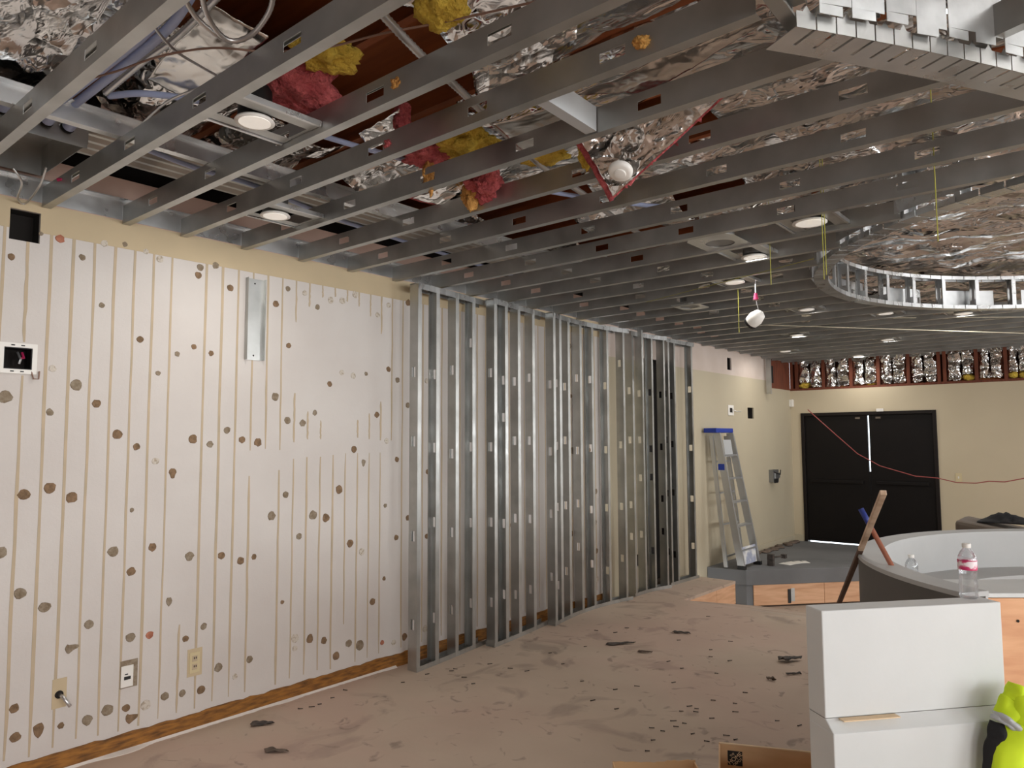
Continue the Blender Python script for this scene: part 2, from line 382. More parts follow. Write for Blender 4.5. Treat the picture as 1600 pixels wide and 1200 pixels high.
# bare stripes, band and glue marks
t_ = .0025
bb = MB(); bz = lambda y: 2.755
wall_x(XW, XW+t_, .2, WB1, 2.765, HC, [(H1[0], H1[1], 2.765, H1[3])], bb); bb.build('bare_band', 'tan_band', wall_left)
gap = {15: [(2.48, 2.765), (2.0, 1.67), (1.56, 0)], 16: [(2.60, 2.765), (1.88, 1.69), (1.57, 0)], 17: [(2.68, 2.765), (1.82, 1.69), (1.57, 0)],
       18: [(2.70, 2.765), (1.58, 0)], 19: [(2.68, 2.765), (1.59, .4)], 20: [(2.66, 2.765), (1.83, 1.7), (1.59, 0)], 21: [(2.60, 2.765), (1.88, 1.69), (1.59, 0)],
       22: [(2.48, 2.765), (1.97, 1.68), (1.59, 0)], 23: [(1.68, 2.765)], 12: [(1.62, 2.765), (1.46, 0)], 13: [(1.63, 2.765)], 14: [(1.62, 2.765), (1.49, 0)], 8: [(.1, .62)]}
for k in range(-9, 51):
    y = 1.22+.1057*k
    if y > WB1-.03: break
    segs_ = gap.get(k, [(.0, 2.765)])
    if H1[0]-.01 < y < H1[1]+.01: segs_ = [(0, H2[2]-.03), (H2[3]+.03, H1[2])]
    for z0, z1 in segs_:
        z0, z1 = min(z0, z1), max(z0, z1); z0 = max(z0, .12+random.uniform(-.01, .02))
        w = random.uniform(.011, .016); b = MB(); n = 9; vs = []
        for i in range(n+1):
            z = z0+(z1-z0)*i/n; d = random.uniform(-.0022, .0022); ww = w*(random.uniform(.35, .7) if i in (0, n) and z < 2.7 else random.uniform(.8, 1.15))
            vs += [(XW+t_*.6, y+d-ww/2, z), (XW+t_*.6, y+d+ww/2, z), (XW, y+d-ww/2, z), (XW, y+d+ww/2, z)]
        fs = []
        for i in range(n):
            a = 4*i; c = a+4; fs += [(a, a+1, c+1, c), (a+1, a+3, c+3, c+1), (a+2, a, c, c+2)]
        b.add(vs, fs).build('bare_stripe', 'tan', wall_left)
SP = """8,620,9,l 119,602,8 151,631,6 78,644,5 183,678,7 213,698,5 243,720,5,f 219,530,5 277,553,4 247,583,3.5 303,542,4 330,552,4 301,686,6.5 328,694,5 355,672,5
378,687,5 403,691,6 270,738,6,t 37,773,8 78,763,8 112,777,8 82,576,5,f 206,797,3 18,401,5 94,373,6,r 129,402,4.5,l 159,477,4 163,380,5,f 195,382,4,l 228,393,4,f
250,405,5,f 313,418,5,l 310,430,5 337,415,5,l 360,450,5 64,365,3,l 1,863,8 31,927,8 70,949,8,l 108,1013,9,w 139,976,6.5 177,862,8 205,893,6 238,855,6 204,996,7
234,992,5.5,r 264,939,5,t 296,869,6.5 346,868,5.5 376,876,5.5 397,870,4 318,979,5 290,998,4.5 341,1043,6 390,1030,5 367,1057,4,f 22,1107,6.5 60,1139,8,t 95,1134,4.5
136,1125,7.5 168,1110,8 197,1106,5.5 202,1122,9,w 228,1102,7,f 258,1088,6 285,1083,5,l 314,1078,6 24,1152,7 451,540,4 430,620,6 449,657,5 473,661,5,l 492,645,4 515,600,4
534,582,4,f 552,587,4.5,f 572,584,3 607,577,4 621,594,4 637,633,4 589,648,4.5 553,702,5 568,722,4,t 604,689,4,f 620,718,4 446,773,5 530,765,6 602,790,3 424,806,6.5
489,805,6.5 509,809,6 467,838,4.5 547,849,5.5 565,862,5,f 637,809,4 619,840,4 600,904,3 582,940,5 441,941,3 484,998,6 506,1001,5 461,997,6,f 461,1013,4,f 545,1005,5.5,l
562,1008,7,l 597,1004,3.5,r 615,1004,4,f 632,995,5 525,1025,6 431,475,5 476,458,4,f 450,451,4,l 496,480,4 517,469,5,f 535,470,5,f 555,460,5,f 590,492,4,f 607,477,4,f 638,473,5
711,531,4.5 712,657,4.5 738,681,4 710,815,4.5 737,779,4 737,876,4.5 667,838,4 668,737,4 667,595,4,f 710,945,4 735,960,4 664,983,5,f 739,497,4.5 833,530,4 801,514,4 890,541,4 832,614,3
833,696,4 892,619,3 894,704,5 833,843,4 921,703,3 920,780,4 931,768,4 930,816,4 922,826,3 932,861,4 921,888,4 923,915,4 933,905,4,f 893,834,4 867,815,4 834,917,4,f 800,820,4 801,915,4""".split()
for i, tk in enumerate(SP):
    q = tk.split(','); px, py, r = map(float, q[:3]); kd = q[3] if len(q) > 3 else 'b'
    c = at(px, py, 0, XW); rr = r*mpx(c)*1.03
    if c.y > WB1-.04: continue
    n = 12; b = MB(); vs = []
    for k in range(n):
        a = 2*math.pi*k/n; g = rr*random.uniform(.86, 1.12)
        dy, dz = math.cos(a)*g*1.08, math.sin(a)*g*1.08
        if kd == 't': dz *= 1.5 if dz < 0 else 1.0; dy *= .75 if dz < 0 else .9
        if kd == 'w': dy *= 1.5 if dy > 0 else .6; dz *= .5+(.35 if dy < 0 else 0)
        vs.append((dy, dz))
    P = [(XW+.003, c.y+d[0]*.93, c.z+d[1]*.93) for d in vs]+[(XW, c.y+d[0], c.z+d[1]) for d in vs]
    b.add(P, [tuple(range(n))]+[(k+n, (k+1) % n+n, (k+1) % n, k) for k in range(n)])
    m = {'f': 'glue_faint', 'r': 'glue_red', 'l': 'glue_grey'}.get(kd, random.choice(['glue_brown', 'glue_brown', 'glue_grey']))
    b.build('glue_mark', m, wall_left)
# torn strip of raw wood where the skirting was
b = MB(); n = 130; vs = []; fs = []
for i in range(n+1):
    y = .4+(WB1-.4)*i/n; zt = .094+.008*noise.noise(Vector((y*9, 0, 0)))+random.uniform(-.004, .004)
    vs += [(XW+.012, y, 0), (XW+.012, y, zt), (XW, y, zt), (XW, y, 0)]
for i in range(n): a = 4*i; fs += [(a+4, a, a+1, a+5), (a+1, a+2, a+6, a+5)]
struct(b.add(vs, fs).build('baseboard_left', 'base_wood'))
b = MB(); vs = []; fs = []
for i in range(n+1):
    y = .4+3.3*i/n; w = .004+.06*max(0, noise.noise(Vector((y*3.1, 4, 0))))+random.uniform(0, .006)
    vs += [(XW+.012, y, .014), (XW+.012+w, y, .003), (XW+.012+w, y, 0)]
for i in range(n): a = 3*i; fs += [(a, a+1, a+4, a+3), (a+1, a+2, a+5, a+4)]
struct(b.add(vs, fs).build('trim_1', 'white_crumb'))

# ---- back wall
wall_back = None
b = MB(); DX0, DX1, DZ1 = -4.13, -2.19, 2.09
b.box((XW-.02, YB, -.45), (DX0, YB+.12, 2.46)); b.box((DX0, YB, DZ1), (DX1, YB+.12, 2.46)); b.box((DX1, YB, -.45), (WBX[0], YB+.12, 2.46)); b.box((WBX[1], YB, -.45), (XR, YB+.12, 2.46)); b.box((WBX[0], YB, -.45), (WBX[1], YB+.12, .9)); b.box((WBX[0], YB, 2.46-.01), (WBX[1], YB+.12, 2.46)); b.box((DX0, YB, -.45), (DX1, YB+.12, .02))
wall_back = struct(b.build('wall_back', 'cream_back'))
b = MB().box((XW-.02, YB+.135, 2.40), (XR, YB+.15, 3.4)); b.build('sheathing', 'roof_dark', wall_back)
b = MB().box((XW, YB, 2.46), (XR, YB+.12, 2.495)); b.build('top_plate', 'stud_wood', wall_back)
studs_px = [1236, 1244, 1286, 1329, 1372, 1419, 1467, 1476, 1526, 1572, 1616, 1662, 1708, 1756, 1804, 1854]
prev = None
for x in studs_px:
    X = at(x, 585, 1, YB).x
    MB().box((X-.022, YB, 2.495), (X+.022, YB+.1, 2.96)).build('wall_stud', 'stud_wood', wall_back)
for a, c in zip(studs_px, studs_px[1:]):
    if c-a < 14: continue
    X0, X1 = at(a, 585, 1, YB).x+.024, at(c, 585, 1, YB).x-.024
    mid = (X0+X1)/2+random.uniform(-.02, .02)
    for (u0, u1) in ((X0, mid-.003), (mid+.003, X1)):
        zb = 2.5+random.choice([0, 0, .02, .09]); sd = random.random()*50
        f = lambda u, v: Vector((u0+(u1-u0)*u, YB+.06-.05*math.sin(math.pi*min(1, max(0, u)))**.35+.03*noise.noise(Vector((u*3+sd, v*4, 0)))+.012*noise.noise(Vector((u*9+sd, v*12, 3))), zb+.02*noise.noise(Vector((u*4+sd, 0, 7)))*(1-v)+(2.95-zb)*v))
        MB().sheet(f, 10, 22, .003).build('foil_batt', 'foil', wall_back, smooth=True)
        if zb > 2.55 or random.random() < .3:
            MB().blob(((u0+u1)/2, YB+.06, 2.545), ((u1-u0)*.5, .03, .05), .4, 3, 12, sd).build('wool_tuft', 'yellow_wool', wall_back, smooth=True)
struct(MB().box((XW-.02, 11.13, 2.47), (XW, YB, 3.2)).build('wall_left_end', 'stud_wood'))
p = at(1203, 585, 0, XW)
MB().box((XW, 11.22, 2.55), (XW+.004, 11.42, 2.82)).build('wall_cavity', 'cavity', wall_left2)
b = MB().box((XW, YB-.03, .04), (XW+.14, YB-.012, .14)); b.box((XW, 9.9, .04), (XW+.018, YB-.03, .13))
struct(b.build('baseboard_back', 'cream'))

# ---- double door
dr = empty('door_1', ((DX0+DX1)/2, YB, .03)); struct(dr)
b = MB(); fw = .05
b.box((DX0, YB-.02, .0), (DX0+fw, YB+.1, DZ1)); b.box((DX1-fw, YB-.02, .0), (DX1, YB+.1, DZ1)); b.box((DX0+fw, YB-.02, DZ1-fw), (DX1-fw, YB+.1, DZ1))
b.build('door_frame', 'frame_black', dr, bevel=.004)
mx = at(1357, 690, 1, YB).x
SL0, SL1 = 1.17, 2.03
for (a, c, sgn) in ((DX0+fw+.0003, mx-.012, 1), (mx+.012, DX1-fw-.0003, -1)):
    b = MB().box((a, YB+.02, .055), (c, YB+.065, DZ1-fw-.0003))
    if sgn > 0:   # astragal covers the gap below the sprung upper part
        b.box((c, YB+.022, .055), (mx+.010, YB+.06, SL0)); b.box((c, YB+.022, SL1), (mx+.010, YB+.06, DZ1-fw-.0003))
    lf = b.build('door_leaf', 'door_black', dr, bevel=.003)
    e = c-.1 if sgn > 0 else a+.1
    MB().box((e-.07*(1 if sgn > 0 else 0), YB+.002, 1.98), (e+.07*(0 if sgn > 0 else 1), YB+.02, 2.01)).build('closer_arm', 'brown_board', lf)
    MB().box(((a+.08), YB-.03, .98), (c-.08, YB+.0, 1.03)).build('push_bar', 'door_black', lf, bevel=.006)
    if sgn < 0: MB().box((a, YB+.022, .03), (c, YB+.06, .055)).build('door_sweep', 'black', lf)
    for z in (.25, 1.0, 1.8):
        hx = a-.006 if sgn > 0 else c+.006
        MB().tube([(hx, YB+.012, z-.05), (hx, YB+.012, z+.05)], .009, 8).build('hinge', 'black', lf)
# ---- room behind and beside the camera
def window_wall(name, along, fixed, a0, a1, wins, wm='cream'):
    b = MB(); z0, z1 = .85, 2.65
    def bx(p, q, za, zb):
        if along == 'y': b.box((fixed, p, za), (fixed+.15, q, zb))
        else: b.box((p, fixed-.15, za), (q, fixed, zb))
    x = a0
    for w0, w1 in wins: bx(x, w0, -.5, 3.9); bx(w0, w1, -.5, z0); bx(w0, w1, z1, 3.9); x = w1
    bx(x, a1, -.5, 3.9)
    o = struct(b.build(name, wm))
    for w0, w1 in wins:
        f = MB(); t = .05
        def fb_(p, q, za, zb):
            if along == 'y': f.box((fixed+.03, p, za), (fixed+.09, q, zb))
            else: f.box((p, fixed-.09, za), (q, fixed-.03, zb))
        fb_(w0, w0+t, z0, z1); fb_(w1-t, w1, z0, z1); fb_(w0, w1, z0, z0+t); fb_(w0, w1, z1-t, z1); fb_((w0+w1)/2-.02, (w0+w1)/2+.02, z0, z1)
        wn = struct(f.build('window_%d' % (len([q for q in bpy.data.objects if q.name.startswith('window_') and q.type == 'MESH'])+1), 'frame_black'))  # the one in the rear wall is added, unseen
window_wall('wall_right', 'y', XR, YR, YB+.2, WINR)
window_wall('wall_rear', 'x', YR, XW-.2, XR+.2, WINB, 'brown_board')

# ================================================================== CEILING
ZR = 3.62
ceiling = struct(MB().box((XW-.3, YR-.2, ZR), (XR+.2, YB+.3, ZR+.06)).build('ceiling', 'roof_dark'))
RC = Vector((.42, 6.35)); RR = 2.22          # round soffit centre and radius
ST0, STD = Vector((-.76, 1.98)), Vector((.505, .863))      # slotted soffit line
def joist_end(y):
    if y < 1.9: return 3.4
    if y < 4.0:
        return -.76+(y-1.98)/.863*.505-.02
    d = abs(y-RC.y)
    if d < RR+.11: return RC.x-math.sqrt((RR+.11)**2-d*d)
    return 3.2
JY = [.06, .47, .87, 1.27, 1.67, 2.0, 2.39, 2.81, 3.22, 3.64]
while JY[-1] < YB-.35: JY.append(JY[-1]+.406)
ZJ = 2.90
for y in JY:
    x0, x1 = XW+.01, joist_end(y); L = x1-x0; o_ = random.uniform(.35, .6)
    hs = [o_+.61*i for i in range(int((L-o_-.1)/.61)+1)]
    b = channel(L, .105, .042, hs, t=.002, lip=.01)
    if y > 7: b = channel(L, .105, .042, hs[::2], t=.002, lip=0)
    xform(b, Matrix.Translation((x0, y, ZJ))).build('joist', 'steel', ceiling)
    if RR+.11 > abs(y-RC.y) and y > 4:
        pass
# wall-side rim track, strongback channel
b = MB(); b.box((XW+.001, -.5, HC+.005), (XW+.004, YB, HC+.115)); b.box((XW+.004, -.5, HC+.112), (XW+.045, YB, HC+.115))
for k in range(3): b.box((XW+.012+.011*k, -.5, HC+.115), (XW+.017+.011*k, YB, HC+.119))
b.build('rim_track', 'steel_bright', ceiling)
b = MB()
for zz in (3.01,):
    b.box((-3.345, -.5, zz), (-3.342, 9, zz+.09)); b.box((-3.345, -.5, zz+.09), (-3.30, 9, zz+.093)); b.box((-3.345, -.5, zz-.003), (-3.30, 9, zz))
    for k in range(3): b.box((-3.349, -.5, zz+.066+.009*k), (-3.345, 9, zz+.070+.009*k))
b.build('strongback_channel', 'steel_bright', ceiling)
b = MB(); vs = []
xs = [-3.97+.0225*i for i in range(17)]
for i, x in enumerate(xs): vs += [(x, 1.25, 3.13+(.02 if (i//2) % 2 else 0)), (x, 8.5, 3.13+(.02 if (i//2) % 2 else 0))]
b.add(vs, [(2*i, 2*i+2, 2*i+3, 2*i+1) for i in range(len(xs)-1)])
o = b.build('ribbed_panel', 'steel', ceiling); md = o.modifiers.new('thick', 'SOLIDIFY'); md.thickness = .004

# rafters and foil faced insulation
RY = [-.55+.61*i for i in range(22)]
for y in RY: MB().box((XW, y-.02, 3.36), (4.6, y+.02, ZR)).build('rafter', 'roof_wood', ceiling)
OPEN = {3: [(-2.7, -1.95)], 4: [(-3.3, -2.05)], 5: [(-3.9, -2.5)], 6: [(-3.9, -3.2), (-1.9, -1.5)], 7: [(-3.6, -2.6)], 8: [(-3.9, -3.1), (-2.3, -1.8)], 9: [(-3.5, -2.4)], 10: [(-4.2, -3)]}
for i, (ya, yb) in enumerate(zip(RY, RY[1:])):
    if yb > YB+.2: break
    xa, xb = XW+.02, 4.4
    cuts = OPEN.get(i, []); segs = []; x = xa
    for c0, c1 in cuts:
        if c0-x > .15: segs.append((x, c0))
        x = c1
    segs.append((x, xb))
    for (u0, u1) in segs:
        sd = i*7.3; zc = random.uniform(3.22, 3.28)
        if u1 > 2.0 and False: pass
        def f(u, v):
            X = u0+(u1-u0)*u; Y = ya+.015+(yb-ya-.03)*v
            p = Vector((X*1.0+sd, Y, 0))
            edge = math.sin(math.pi*v)**.5
            z = 3.40-(3.40-zc)*edge+.05*noise.noise(p*2.2)+.035*noise.noise(p*5)+.02*abs(noise.noise(p*9))
            return Vector((X, Y+.01*noise.noise(p*6), z))
        nu = max(8, int((u1-u0)/(.035 if ya < 5 else .07))); nv = 16 if ya < 5 else 10
        b = MB().grid(lambda u, v: f(u, 1-v), nu, nv)
        o = b.build('insulation_batt', 'foil', ceiling, smooth=True)
        md = o.modifiers.new('thick', 'SOLIDIFY'); md.thickness = .004; md.offset = 1

# ---- round soffit frame
ring = empty('round_soffit_frame', (RC.x, RC.y, 2.88)); tag(ring, 'round curved metal soffit frame of tracks and short studs hanging at right', 'soffit frame')
def arc(r, a0, a1, n): return [(RC.x+r*math.cos(a0+(a1-a0)*i/n), RC.y+r*math.sin(a0+(a1-a0)*i/n)) for i in range(n+1)]
def ringtrack(r0, r1, z, up, name, m='steel'):
    b = MB(); n = 120
    for i in range(n):
        a0, a1 = 2*math.pi*i/n, 2*math.pi*(i+.93)/n
        p = [(RC.x+r*math.cos(a), RC.y+r*math.sin(a)) for r in (r0, r1) for a in (a0, a1)]
        b.prism([p[0], p[1], p[3], p[2]], z, z+.002)
        for q0, q1, rr in ((p[0], p[1], 1), (p[2], p[3], 1)):
            b.add([(*q0, z), (*q1, z), (*q1, z+up), (*q0, z+up)], [(0, 1, 2, 3)])
    o = b.build(name, m, ring); md = o.modifiers.new('thick', 'SOLIDIFY'); md.thickness = .0015
    return o
ringtrack(RR, RR+.1, 2.885, .035, 'lower_track', 'steel_bright')
ringtrack(RR, RR+.1, 3.19, -.03, 'upper_track', 'steel_bright')
for i in range(42):
    a = 2*math.pi*(i+.3)/42; c = Vector((math.cos(a), math.sin(a), 0)); tn = Vector((-c.y, c.x, 0))
    b = channel(.30, .092, .034, [.15], t=.002)
    M4 = Matrix(((0, tn.x, c.x, 0), (0, tn.y, c.y, 0), (1, 0, 0, 0), (0, 0, 0, 1)))
    p = Vector((RC.x, RC.y, 2.888))+c*(RR+.004)
    xform(b, Matrix.Translation(p) @ M4).build('short_stud', 'steel_bright', ring)
n = 60
for i in range(n):
    b = MB()
    a0, a1 = 2*math.pi*i/n, 2*math.pi*(i+1)/n
    if i % 3 == 2: continue
    P = [(RC.x+(RR+.13)*math.cos(a), RC.y+(RR+.13)*math.sin(a), z) for z in (2.93, 3.08) for a in (a0, a1)]
    b.add(P, [(0, 1, 3, 2)])
    o = b.build('backing_plate', 'steel_bright', ring); o.modifiers.new('thick', 'SOLIDIFY').thickness = .002

# ---- slotted soffit track, upper right
sl = empty('slotted_soffit_track', (ST0.x, ST0.y, 2.86)); tag(sl, 'slotted flexible metal track with bent tabs at the top right corner', 'soffit track')
nrm = Vector((-.863, .505))
def spt(t, off): 
    bow = -.03*math.sin(math.pi*min(1, max(0, t/1.6)))
    return ST0+STD*t+nrm*(off+bow)
b = MB(); n = 24; step = .07; T0 = .13
for i in range(n):
    t0, t1 = T0+i*step, T0+i*step+step*.84
    q = [spt(t0, -.005), spt(t1, -.005), spt(t1, .085), spt(t0, .085)]
    b.prism([tuple(k) for k in q], 2.868, 2.870)
    q = [spt(t0, .085), spt(t0+step, .085), spt(t0+step, .13), spt(t0, .13)]
    b.prism([tuple(k) for k in q], 2.868, 2.870)
b.build('slotted_web', 'steel_bright', sl)
b = MB()
for i in range(n):
    t0, t1 = T0+i*step, T0+i*step+step*.93
    a, c = spt(t0, -.007), spt(t1, -.007)
    h0 = .052+.012*(i % 2)
    b.obox((a.x, a.y, 2.866), (c.x-a.x, c.y-a.y, 0), (nrm.x*.002, nrm.y*.002, 0), (0, 0, .05))
    m_ = spt(t0+step*.3, -.007); e_ = spt(t0+step*.7, -.007); p_ = spt(t0+step*.5, -.007)
    b.add([(m_.x, m_.y, 2.915), (e_.x, e_.y, 2.915), (p_.x, p_.y, 2.936)], [(0, 1, 2)])
b.build('inner_flange', 'steel', sl)
for i in range(12):
    t0, t1 = T0+.06+i*.12, T0+.06+i*.12+.112
    a, c = spt(t0, -.030+.006*(i % 2)), spt(t1, -.030)
    b = MB(); zz = 2.905+.008*(i % 3)
    b.obox((a.x, a.y, zz+.03), (c.x-a.x, c.y-a.y, .004*(-1)**i), (nrm.x*.002, nrm.y*.002, 0), (0, 0, .13))
    b.obox((a.x, a.y, zz), ((c.x-a.x)*.72, (c.y-a.y)*.72, 0), (nrm.x*.002, nrm.y*.002, 0), (0, 0, .03))
    b.build('bent_tab', 'steel_white', sl)
    k_ = spt(t1, -.024); MB().lathe([(.009, 0), (.007, .004)], (k_.x, k_.y, zz+.105), 10, axis=(nrm.x, nrm.y, 0)).build('screw_head', 'screw', sl)
    if i % 3 == 1: p = spt(t0, -.06); MB().tube([(p.x, p.y, zz+.13), (p.x+.01, p.y, 3.36)], .007, 8).build('hanger_rod', 'steel_bright', sl)
# dark cross joist in the corner above the slotted track
e = MB(); p, q = atz(1495, 84, 2.95), atz(1660, 8, 2.95)
xform(channel(1.4, .105, .042, [], t=.002), Matrix.Translation((p.x, p.y, 2.95)) @ Matrix.Rotation(math.atan2(q.y-p.y, q.x-p.x), 4, 'Z')).build('joist', 'steel', ceiling)
p, q = atz(1240, 62, 2.90), atz(1175, -20, 2.90)
xform(channel(.7, .105, .045, [], t=.002), Matrix.Translation((p.x, p.y, 2.90)) @ Matrix.Rotation(math.atan2(q.y-p.y, q.x-p.x), 4, 'Z')).build('joist_blocking', 'steel', ceiling)
# short white-edged blocking between two joists
p, q = atz(853, 155, 2.905), atz(932, 205, 2.905)
xform(channel((q-p).length, .1, .05, [], t=.002), Matrix.Translation(p) @ Matrix.Rotation(math.atan2(q.y-p.y, q.x-p.x), 4, 'Z')).build('joist_blocking', 'silver_tape', ceiling)

# ================================================================== STUD WALL
sw = empty('stud_wall', (-4.15, 6.0, 0)); tag(sw, 'scalloped galvanised steel stud wall in front of the white panelled wall', 'stud wall')
def bayx(bay, y):
    y0, y1, xa, xm, xb = bay; u = (y-y0)/(y1-y0)
    return xa*(1-u)**2+2*(2*xm-.5*(xa+xb))*u*(1-u)+xb*u*u
BAYS = [((3.72, 4.60, -4.065, -4.12, -4.185), [3.71, 3.925, 4.17, 4.40]),
        ((4.56, 5.46, -4.055, -4.11, -4.185), [4.56, 4.72, 4.92, 5.17]),
        ((5.42, 6.80, -4.085, -4.185, -4.12), [5.42, 5.56, 5.74, 5.98, 6.20, 6.46, 6.72]),
        ((6.95, 7.60, -4.165, -4.165, -4.10), [6.96, 7.18, 7.36, 7.56]),
        ((7.72, 8.36, -4.15, -4.14, -4.13), [7.74, 7.88, 8.30])]
SD = .092
for bi, (bay, ys) in enumerate(BAYS):
    for (z, up, nm) in ((0, .035, 'bottom_track'), (2.868, -.045, 'top_track')):
        b = MB(); n = 14; y0, y1 = bay[0]-.01, bay[1]+.02
        for i in range(n):
            ya, yb = y0+(y1-y0)*i/n, y0+(y1-y0)*(i+.97)/n; xa, xb = bayx(bay, ya), bayx(bay, yb)
            b.prism([(xa+.003, ya), (xb+.003, yb), (xb-SD-.003, yb), (xa-SD-.003, ya)], z, z+.002)
            b.obox((xa+.003, ya, z), (xb-xa, yb-ya, 0), (-.0015, 0, 0), (0, 0, up)); b.obox((xa-SD-.003, ya, z), (xb-xa, yb-ya, 0), (.0015, 0, 0), (0, 0, up))
        b.build(nm, 'steel_bright' if z else 'steel', sw)
    for si, y in enumerate(ys):
        x = bayx(bay, y); fl = .036
        b = channel(2.86, SD, fl, [.33+random.choice([0, .02, .05, .1, .3])+.62*k for k in range(4)], t=.0016, hh=.040, hw=.075)
        # local X -> up ; local z (depth) -> -x ; local y (flange) -> +y or -y
        sg = 1 if (si == 0 or random.random() < .35) else -1
        M4 = Matrix(((0, 0, -1, 0), (0, sg, 0, 0), (1, 0, 0, 0), (0, 0, 0, 1)))
        yy = y if sg > 0 else y+fl
        o = xform(b, Matrix.Translation((x, yy, .003)) @ M4).build('stud', 'steel', sw)
        if sg > 0: o.data.flip_normals()
b = xform(channel(.55, .05, .03, [], t=.002), Matrix.Translation((-4.08, 7.02, 2.33)) @ Matrix(((0, 0, -1, 0), (0, 1, 0, 0), (1, 0, 0, 0), (0, 0, 0, 1)))).build('hanging_offcut', 'steel', sw)

# ================================================================== STAGE
st = empty('stage_platform', (-3.4, 10.5, LOW)); tag(st, 'low grey stage platform with new wood rim boards below the black doors', 'platform')
A, B_ = Vector((-3.79, 8.98)), Vector((-2.77, 10.18)); dE = (B_-A).normalized(); Cc = A+dE*3.0
top = [(XW+.003, 8.93), tuple(A), tuple(Cc), (Cc.x, YB-.003), (XW+.003, YB-.003)]
MB().prism(top, -.145, .04).build('deck', 'platform_grey', st, bevel=.006)
nE = Vector((dE.y, -dE.x)); ins = .012
t0 = .09
for (ta, tb) in ((.10, 1.06), (1.064, 2.1), (2.104, 2.9)):
    p, q = A+dE*ta-nE*.05, A+dE*tb-nE*.05
    MB().obox((p.x, p.y, LOW+.02), (q.x-p.x, q.y-p.y, 0), (nE.x*.038, nE.y*.038, 0), (0, 0, .255)).build('rim_board', 'new_wood', st, bevel=.003)
MB().prism([(XW+.003, 8.95), (A.x-.01, A.y+.02), (A.x+.05, A.y+.1), (A.x, A.y+.14), (XW+.003, 9.06)], LOW, -.145).build('corner_post', 'platform_grey', st)
p = A+dE*.60-nE*.012; MB().obox((p.x, p.y, -.36), (dE.x*.05, dE.y*.05, 0), (nE.x*.006, nE.y*.006, 0), (0, 0, .16)).build('bracket', 'steel', st)
p = A+dE*.56-nE*.012; MB().obox((p.x, p.y, -.38), (dE.x*.035, dE.y*.035, 0), (nE.x*.01, nE.y*.01, 0), (0, 0, .17)).build('bracket', 'black', st)
MB().prism([tuple(A+Vector((.06, .2))), tuple(Cc-nE*.12), (Cc.x, YB-.02), (XW+.05, YB-.02), (XW+.05, 9.1)], LOW, -.145).build('core', 'cavity', st)

# step ladder leaning on the wall
ld = empty('step_ladder', (-4.0, 9.2, .04)); tag(ld, 'folded aluminium step ladder with blue top leaning on the cream wall', 'ladder')
T = [Vector((-4.13, 8.98, 1.76)), Vector((-4.13, 9.38, 1.76))]; Fo = [Vector((-3.86, 9.02, .05)), Vector((-3.86, 9.52, .05))]
Fb = [Vector((-4.06, 9.00, .05)), Vector((-4.06, 9.52, .05))]; Tb = [Vector((-4.2, 8.96, 1.72)), Vector((-4.2, 9.40, 1.72))]
for a, c in zip(T, Fo): MB().bar(a, c, .034, .09, (1, 0, 0)).build('rail', 'ladder_alu', ld)
for a, c in zip(Tb, Fb): MB().bar(a, c, .025, .05, (1, 0, 0)).build('rear_rail', 'ladder_alu', ld)
for k in range(5):
    u = .17+k*.175; p, q = T[0].lerp(Fo[0], u), T[1].lerp(Fo[1], u); MB().bar(p, q, .08, .022).build('step', 'ladder_alu', ld)
for k in range(4):
    u = .2+k*.24; p, q = Tb[0].lerp(Fb[0], u), Tb[1].lerp(Fb[1], u); MB().bar(p, q, .03, .02).build('rear_brace', 'ladder_alu', ld)
MB().box((-4.26, 8.86, 1.76), (-4.08, 9.38, 1.82)).build('top_cap', 'ladder_blue', ld, bevel=.01)
MB().box((-4.12, 8.97, 1.28), (-4.035, 9.0, 1.36)).build('spreader', 'ladder_blue', ld)
p, q = T[0].lerp(Fo[0], .86), T[1].lerp(Fo[1], .86)
MB().obox(p+Vector((.045, .0, -.2)), (0, .46, 0), (.004, 0, 0), (-.02, 0, .22)).build('foot_plate', 'label_white', ld)
for q in Fo: MB().box((q.x-.045, q.y-.03, .041), (q.x+.05, q.y+.03, .085)).build('rubber_foot', 'black', ld)
p, q = Tb[0].lerp(Fb[0], .1), T[1].lerp(Fo[1], .1); MB().obox(Vector((-4.06, 9.06, 1.45)), (0, .24, 0), (.004, 0, 0), (-.03, 0, .22)).build('warning_panel', 'silver_tape', ld)

# ================================================================== BOOTH
hu = Vector((.635, .773, 0)); hn = Vector((.773, -.635, 0)); P0 = Vector((-.88, 2.73, 0)); HL = .735
hw = empty('half_wall', P0); tag(hw, 'pale grey primed half wall end with a small ledge, nearest the camera', 'half wall')
TH = .10
b = MB().obox(P0-hn*TH+Vector((0, 0, .70)), hu*HL, hn*TH, (0, 0, .37)); b.build('upper_panel', 'primer', hw, bevel=.004)
LD = .045
b = MB().obox(P0-hn*TH, hu*HL, hn*(TH+LD), (0, 0, .665)); b.add([P0-hn*TH+Vector((0, 0, .665)), P0+hu*HL-hn*TH+Vector((0, 0, .665)), P0+hu*HL+hn*LD+Vector((0, 0, .665)), P0+hn*LD+Vector((0, 0, .665)),
     P0-hn*TH+Vector((0, 0, .70)), P0+hu*HL-hn*TH+Vector((0, 0, .70)), P0+hu*HL+Vector((0, 0, .70)), P0+Vector((0, 0, .70))], [(3, 2, 6, 7), (0, 3, 7, 4), (2, 1, 5, 6), (0, 4, 5, 1)])
b.build('lower_panel', 'primer', hw, bevel=.004)
b = MB().obox(P0+hu*.05+hn*.003+Vector((0, 0, .697)), hu*.22, hn*LD*.7, (0, 0, .004))
xform(b, Matrix.Identity(4)); b.build('filler_streak', 'card_edge', hw)

